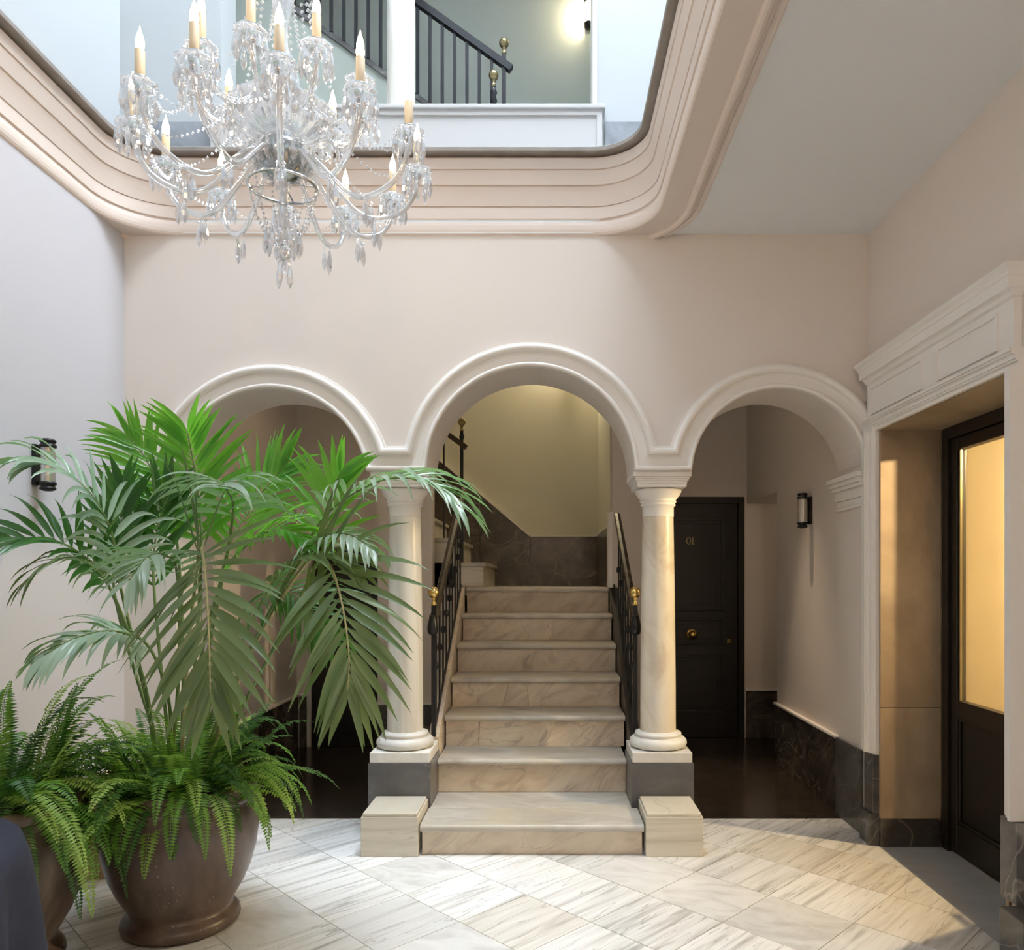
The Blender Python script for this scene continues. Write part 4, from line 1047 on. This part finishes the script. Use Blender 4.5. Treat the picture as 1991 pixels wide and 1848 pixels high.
# ------------------------------------------------------------------ pots, carton, table
POT = [(.001, .004), (.192, .004), (.205, .010), (.210, .024), (.208, .040), (.199, .052), (.186, .060), (.178, .068), (.180, .080), (.198, .110), (.226, .160), (.249, .215), (.267, .285), (.276, .355), (.277, .420), (.270, .465), (.265, .474), (.271, .482), (.272, .492), (.265, .500), (.268, .508), (.270, .522), (.266, .536), (.254, .542), (.242, .536), (.238, .49), (.001, .488)]
P1, P2 = (-1.395, 2.90), (-1.880, 2.56)
pots = []
for (x, y), s, lb in ((P1, 1.0, 'big glazed brown pot holding the tall palm'), (P2, 1.06, 'glazed brown pot with ferns by the left wall behind the table')):
    t = thing('plant_pot', lb, 'pot', (x, y, 0), 'glazed brown pots')
    G().lathe((x, y, 0), [(r * s, z * s) for r, z in POT[:-1]] + [(.001, .487 * s)], 64).obj('vessel', 'pot', t)
    G().lathe((x, y, 0), [(.001, .505 * s), (.12, .515 * s), (.2, .503 * s), (.2345 * s, .496 * s), (.2345 * s, .4885 * s)], 32).obj('soil', 'soil', t)
cb = thing('carton', 'brown carton standing on the floor between the two pots', 'box', (-1.93, 3.42, 0))
ca = .06
def rot(x, y, cx=-1.93, cy=3.42): return (cx + x * math.cos(ca) - y * math.sin(ca), cy + x * math.sin(ca) + y * math.cos(ca))
q = [rot(-.12, -.10), rot(.16, -.10), rot(.16, .11), rot(-.12, .11)]
G().prism(q, 2, .001, .40).obj('body', 'carton', cb)
for a, b, dx in ((rot(-.12, -.10), rot(.16, -.10), -.10), (rot(-.12, .11), rot(.16, .11), .10)):
    g = G(); o = Vector((math.sin(ca) * -dx, math.cos(ca) * dx, 0))
    a3, b3 = Vector((*a, .401)), Vector((*b, .401))
    g.add([a3, b3, b3 + o + Vector((0, 0, .03)), a3 + o + Vector((0, 0, .03)), a3 + Vector((0, 0, .004)), b3 + Vector((0, 0, .004)), b3 + o + Vector((0, 0, .034)), a3 + o + Vector((0, 0, .034))], [(0, 1, 2, 3), (7, 6, 5, 4), (0, 4, 5, 1), (1, 5, 6, 2), (2, 6, 7, 3), (3, 7, 4, 0)])
    g.obj('flap', 'carton', cb)
TC, TR, TZ = (-1.645, 1.545), .475, .70
tb = thing('round_table', 'round table hidden under the navy cloth', 'table', (*TC, 0))
G().lathe((*TC, 0), [(TR - .006, TZ - .035), (TR - .004, TZ - .006), (TR - .01, TZ - .003)], 48).obj('table_top', 'wood_table', tb)
for k in range(4):
    a = PI / 4 + PI / 2 * k
    G().tube([(TC[0] + .26 * math.cos(a), TC[1] + .26 * math.sin(a), .002), (TC[0] + .26 * math.cos(a), TC[1] + .26 * math.sin(a), TZ - .036)], .022, 10).obj('leg', 'wood_table', tb)
rows = []; seg = 168
def fold(a): return .5 + .5 * math.sin(11 * a + 1.2 * math.sin(3 * a) + .7)
for r in (.001, .15, .30, .42, TR - .012): rows.append([Vector((TC[0] + r * math.cos(2 * PI * k / seg), TC[1] + r * math.sin(2 * PI * k / seg), TZ + .0005)) for k in range(seg)])
for i in range(0, 15):
    t = i / 14
    row = []
    for k in range(seg):
        a = 2 * PI * k / seg
        r = TR + .004 + .004 * min(1, i) + t ** .8 * (.012 + .075 * fold(a)) - .012 * math.sin(t * PI) * (1 - fold(a))
        z = TZ - .002 - (t ** 1.15) * (TZ - .006) if i else TZ - .002
        row.append(Vector((max(TC[0] + r * math.cos(a), XL + .006), TC[1] + r * math.sin(a), z)))
    rows.append(row)
tag(G().grid(rows, True, True).obj('tablecloth', 'cloth'), 'navy blue cloth draped to the floor over the round table', 'tablecloth')

# ------------------------------------------------------------------ palm
pm_rnd = random.Random(11)
palm = thing('kentia_palm', 'tall palm with long arching fronds growing in the big brown pot', 'palm', (P1[0], P1[1], .505))
DOWN = Vector((0, 0, -1))
def leaflet(p, D, T, length, w, droop, fold_v=.18, n=7, twist=0.0):
    """one narrow blade: starts at p along D, bends down, three points across"""
    rows = []; pos = p.copy(); d = D.normalized()
    for i in range(n + 1):
        t = i / n
        prof = (math.sin(min(1, t / .28) * PI / 2) * .9 + .1) * (1 - max(0, (t - .30) / .70) ** 1.7)
        ww = w * max(prof, .02)
        W = (T - d * T.dot(d))
        if W.length < 1e-3: W = Vector((1, 0, 0))
        W.normalize(); nrm = W.cross(d).normalized()
        W = (W * math.cos(twist * t) + nrm * math.sin(twist * t)); nrm = W.cross(d).normalized()
        rows.append([pos - W * ww / 2, pos - nrm * ww * fold_v * (1 if nrm.z > 0 else -1), pos + W * ww / 2])
        d = (d + DOWN * droop * (t + .15) / n * 1.6).normalized()
        pos = pos + d * (length / n)
    return rows
left_over = {}
n_sep = [0]
def frond(base, ctrl, L, w, hint, mat, sep, a0=62, a1=22, droop=.9, vee=18, count=22, rib='rachis', lmin=.45):
    pts = [P(*c) for c in ctrl]
    b = Vector(base)
    first = (pts[1] - pts[0]).normalized()
    mid = b.lerp(pts[0], .55) - first * .06 + Vector((0, 0, .03))
    stalk = catmull([b, mid] + pts, 40)
    rr = [.0075 * (1 - .78 * i / 40) for i in range(41)]
    fr_ = G().tube(stalk, rr, 7).obj('frond', rib, palm)
    rach = catmull(pts, 60)
    H = Vector(hint)
    for i in range(count):
        s = (i + .6) / (count + .2)
        k = min(59, int(s * 60)); p = rach[k].lerp(rach[k + 1], s * 60 - k); T = (rach[min(60, k + 1)] - rach[max(0, k - 1)]).normalized()
        N_ = (H - T * T.dot(H)).normalized(); S = T.cross(N_)
        a = math.radians(a0 + (a1 - a0) * s ** 1.2)
        ll = L * (lmin + (1 - lmin) * math.sin(PI * min(1, .18 + .72 * s)) ** .8) * (1 - .25 * s)
        for sd in (-1, 1):
            ar = a + pm_rnd.uniform(-.09, .09); v = math.radians(vee + pm_rnd.uniform(-8, 8))
            D = T * math.cos(ar) + (S * sd * math.cos(v) + N_ * math.sin(v)) * math.sin(ar)
            rows = leaflet(p + D * .002, D, T, ll * pm_rnd.uniform(.88, 1.1), w * pm_rnd.uniform(.85, 1.15), droop * pm_rnd.uniform(.6, 1.4), twist=pm_rnd.uniform(-.5, .5))
            for r in rows:                                     # keep clear of the left wall
                for q in r:
                    if q.x < XL + .01: q.x = XL + .01
            if sep and n_sep[0] < 300:
                n_sep[0] += 1
                G().grid(rows, True).obj('leaflet', mat, fr_, fix=False)
            else:
                left_over.setdefault(mat, G()).grid(rows, True)
B = lambda dx, dy: (P1[0] + dx, P1[1] + dy, .515)
UPV, CAMV = (0, 0, 1), (0, -1, .25)
frond(B(.02, -.06), [(385, 1090, 2.62), (394, 1078, 2.50), (402, 1150, 2.38), (407, 1260, 2.31), (409, 1350, 2.28)], .40, .030, (0, -1, .2), 'palm_b', True, 74, 16, .5, 6, 22, 'rachis_tan')
frond(B(.07, -.02), [(598, 1092, 2.78), (638, 1095, 2.68), (664, 1170, 2.58), (678, 1270, 2.53), (676, 1345, 2.51)], .40, .030, (.2, -1, .2), 'palm_b', True, 66, 16, .5, 6, 20, 'rachis_tan')
frond(B(.05, .02), [(610, 1035, 2.92), (680, 965, 2.85), (760, 930, 2.80), (830, 940, 2.76), (880, 975, 2.74)], .36, .021, (0, -.2, 1), 'palm_c', True, 58, 20, 1.35, 22, 24)
frond(B(-.01, .05), [(392, 1060, 3.02), (386, 975, 3.06), (376, 900, 3.06), (364, 838, 3.02)], .34, .028, (.1, -1, .1), 'palm_a', True, 62, 26, .45, 14, 18)
frond(B(0, -.02), [(452, 1010, 2.78), (442, 955, 2.64), (432, 938, 2.50), (428, 950, 2.38)], .30, .028, (0, 0, 1), 'palm_c', True, 78, 40, 1.6, 22, 13)
frond(B(-.06, 0), [(232, 1130, 2.82), (218, 1040, 2.80), (180, 965, 2.74), (120, 912, 2.68), (70, 900, 2.62)], .30, .024, (.3, -.3, 1), 'palm_c', True, 55, 20, 1.3, 16, 20)
frond(B(-.05, .04), [(222, 1150, 2.92), (232, 1060, 2.97), (236, 1000, 2.98), (238, 940, 2.96)], .26, .032, (0, -1, .1), 'palm_d', True, 48, 16, .25, 10, 12)
frond(B(-.07, -.02), [(212, 1140, 2.78), (160, 1080, 2.70), (90, 1048, 2.63), (10, 1055, 2.56), (-50, 1085, 2.52)], .28, .027, (.3, -.6, 1), 'palm_d', True, 62, 22, .8, 26, 17)
frond(B(-.05, -.05), [(292, 1262, 2.70), (225, 1228, 2.62), (150, 1240, 2.55), (85, 1275, 2.50)], .27, .025, (0, -.4, 1), 'palm_c', False, 66, 22, 1.2, 4, 17)
frond(B(.05, -.04), [(585, 1090, 2.80), (630, 1045, 2.73), (680, 1040, 2.67), (725, 1068, 2.63)], .20, .024, (0, -.3, 1), 'palm_c', False, 68, 25, 1.6, 8, 13)
frond(B(.05, .05), [(628, 1070, 2.93), (638, 1000, 2.97), (648, 950, 2.98), (664, 915, 2.97)], .28, .028, (.1, -1, .2), 'palm_a', False, 44, 20, .55, 14, 10)
frond(B(.03, .07), [(440, 1080, 3.02), (480, 1000, 3.10), (520, 945, 3.13), (556, 905, 3.13)], .32, .025, (-.2, -1, .3), 'palm_a', False, 58, 18, .5, 12, 18)
frond(B(-.04, .08), [(345, 1060, 3.06), (318, 970, 3.12), (285, 895, 3.14), (250, 850, 3.12)], .31, .023, (.2, -1, .3), 'palm_a', False, 55, 18, .55, 12, 18)
frond(B(.06, .03), [(480, 1180, 2.96), (545, 1150, 2.93), (600, 1180, 2.90), (640, 1240, 2.88)], .30, .022, (0, -.5, 1), 'palm_d', False, 64, 22, .9, 8, 18)
frond(B(-.02, -.06), [(345, 1120, 2.66), (320, 1080, 2.55), (285, 1085, 2.46), (250, 1130, 2.40)], .27, .022, (0, -.4, 1), 'palm_c', False, 66, 24, 1.3, 10, 13)
frond(B(.02, .0), [(430, 1130, 2.88), (480, 1060, 2.84), (535, 1030, 2.80), (590, 1045, 2.77)], .28, .024, (0, -.4, 1), 'palm_a', False, 62, 22, 1.1, 16, 17)
frond(B(.04, -.03), [(520, 1150, 2.80), (560, 1100, 2.76), (620, 1080, 2.72), (690, 1100, 2.69)], .30, .026, (0, -.3, 1), 'palm_b', False, 55, 16, .9, 5, 15)
frond(B(-.04, .02), [(300, 1150, 2.93), (300, 1070, 2.97), (312, 1005, 3.0), (332, 955, 3.0)], .30, .026, (0, -1, .2), 'palm_d', False, 50, 18, .3, 10, 15)
frond(B(-.06, -.04), [(222, 1160, 2.74), (165, 1092, 2.67), (105, 1090, 2.61), (50, 1130, 2.57)], .22, .012, (0, -.3, 1), 'palm_b', False, 60, 20, 1.2, 5, 9)
# leaflets beyond the first three hundred, one part
g = G(); mats = []; idx = []
for mname, gg in left_over.items():
    mats.append(mname); idx += [len(mats) - 1] * len(gg.f); g.add(gg.v, gg.f, True)
o = g.obj('leaflets', mats[0], palm, fix=False); o['kind'] = 'stuff'
for mname in mats[1:]: o.data.materials.append(M[mname])
o.data.polygons.foreach_set('material_index', idx)

# ------------------------------------------------------------------ ferns
fr_rnd = random.Random(3)
def fern_frond(root, p, az, elev, length, droop, wid, mat):
    """midrib with two rows of small pinnae, one mesh"""
    g = G(); n = 30; d = Vector((math.cos(az) * math.cos(elev), math.sin(az) * math.cos(elev), math.sin(elev))); pos = Vector(p); path = [pos.copy()]
    for i in range(n):
        d = (d + DOWN * droop * (.3 + i / n) / n * 3.0 + Vector((fr_rnd.uniform(-.02, .02), fr_rnd.uniform(-.02, .02), 0))).normalized()
        pos = pos + d * (length / n); path.append(pos.copy())
    for q in path:
        if q.x < XL + .058: q.x = XL + .058
        if q.z < .02: q.z = .02
    g.tube(path[::3] + [path[-1]], [.0018 * (1 - .7 * k / 11) for k in range(len(path[::3]) + 1)], 4, False)
    m = int(length / .0118)
    for k in range(m):
        s = .10 + .90 * k / m
        f = s * n; i = min(n - 1, int(f)); c = path[i].lerp(path[i + 1], f - i); T = (path[i + 1] - path[i]).normalized()
        S = T.cross(Vector((0, 0, 1)))
        if S.length < .05: S = Vector((math.sin(az), -math.cos(az), 0))
        S.normalize(); N_ = S.cross(T)
        ln = wid * min(1, .35 + s * 3) * (1 - max(0, (s - .45) / .55) ** 1.6 * .92)
        for sd in (-1, 1):
            D = (S * sd + T * .28 + N_ * fr_rnd.uniform(-.28, .12)).normalized(); hw = .0056
            a, b = c + D * ln * .5, c + D * ln - N_ * ln * .12
            g.add([c, a + T * hw, b, a - T * hw], [(0, 1, 2, 3)])
    return g.obj('frond', mat, root, fix=False)
def fern(label, c, z, n, spread, rmax, lmin, lmax, extra):
    t = thing('boston_fern', label, 'fern', (c[0], c[1], z), 'ferns in the brown pots')
    for k in range(n):
        az = 2 * PI * k / n * 7.0 + fr_rnd.uniform(-.3, .3); rr = rmax * math.sqrt(fr_rnd.random())
        p = (c[0] + rr * math.cos(az), c[1] + rr * math.sin(az), z)
        e = math.radians(fr_rnd.uniform(15, 85)); front = -math.sin(az)
        u = fr_rnd.random()
        m = 'fern_a' if u < .38 - .2 * front else ('fern_b' if u < .82 - .1 * front else 'fern_c')
        fern_frond(t, p, az, e, fr_rnd.uniform(lmin, lmax), fr_rnd.uniform(.5, 1.6), fr_rnd.uniform(.034, .052), m)
    for az, e, ln, dr, w, m in extra:
        a = math.radians(az)
        fern_frond(t, (c[0] + .17 * math.cos(a), c[1] + .17 * math.sin(a), z), a, math.radians(e), ln, dr, w, m)
    return t
fern('green fern spilling over the rim of the big pot under the palm', P1, .508, 140, 1, .21, .26, .46,
     [(232, 40, .52, 1.7, .042, 'fern_c'), (250, 35, .42, 1.8, .040, 'fern_b'), (262, 40, .36, 1.8, .042, 'fern_b'), (222, 45, .44, 1.6, .040, 'fern_b'), (318, 30, .46, 1.5, .036, 'fern_c'), (330, 45, .48, 1.6, .036, 'fern_b'), (345, 50, .46, 1.5, .036, 'fern_c'), (290, 35, .32, 1.7, .036, 'fern_b'), (205, 20, .50, .9, .045, 'fern_b'), (305, 40, .38, 1.7, .036, 'fern_b')])
fern('bushy fern reaching up the left wall in the pot behind the table', P2, .545, 130, 1, .19, .28, .62,
     [(300, 35, .40, 1.3, .048, 'fern_c'), (330, 30, .42, 1.1, .048, 'fern_b'), (270, 40, .40, 1.4, .045, 'fern_y'), (350, 25, .40, 1.2, .045, 'fern_b'), (20, 35, .44, 1.1, .048, 'fern_c'), (255, 60, .60, .5, .045, 'fern_c'), (240, 75, .62, .35, .05, 'fern_b'), (200, 75, .60, .3, .05, 'fern_b')])
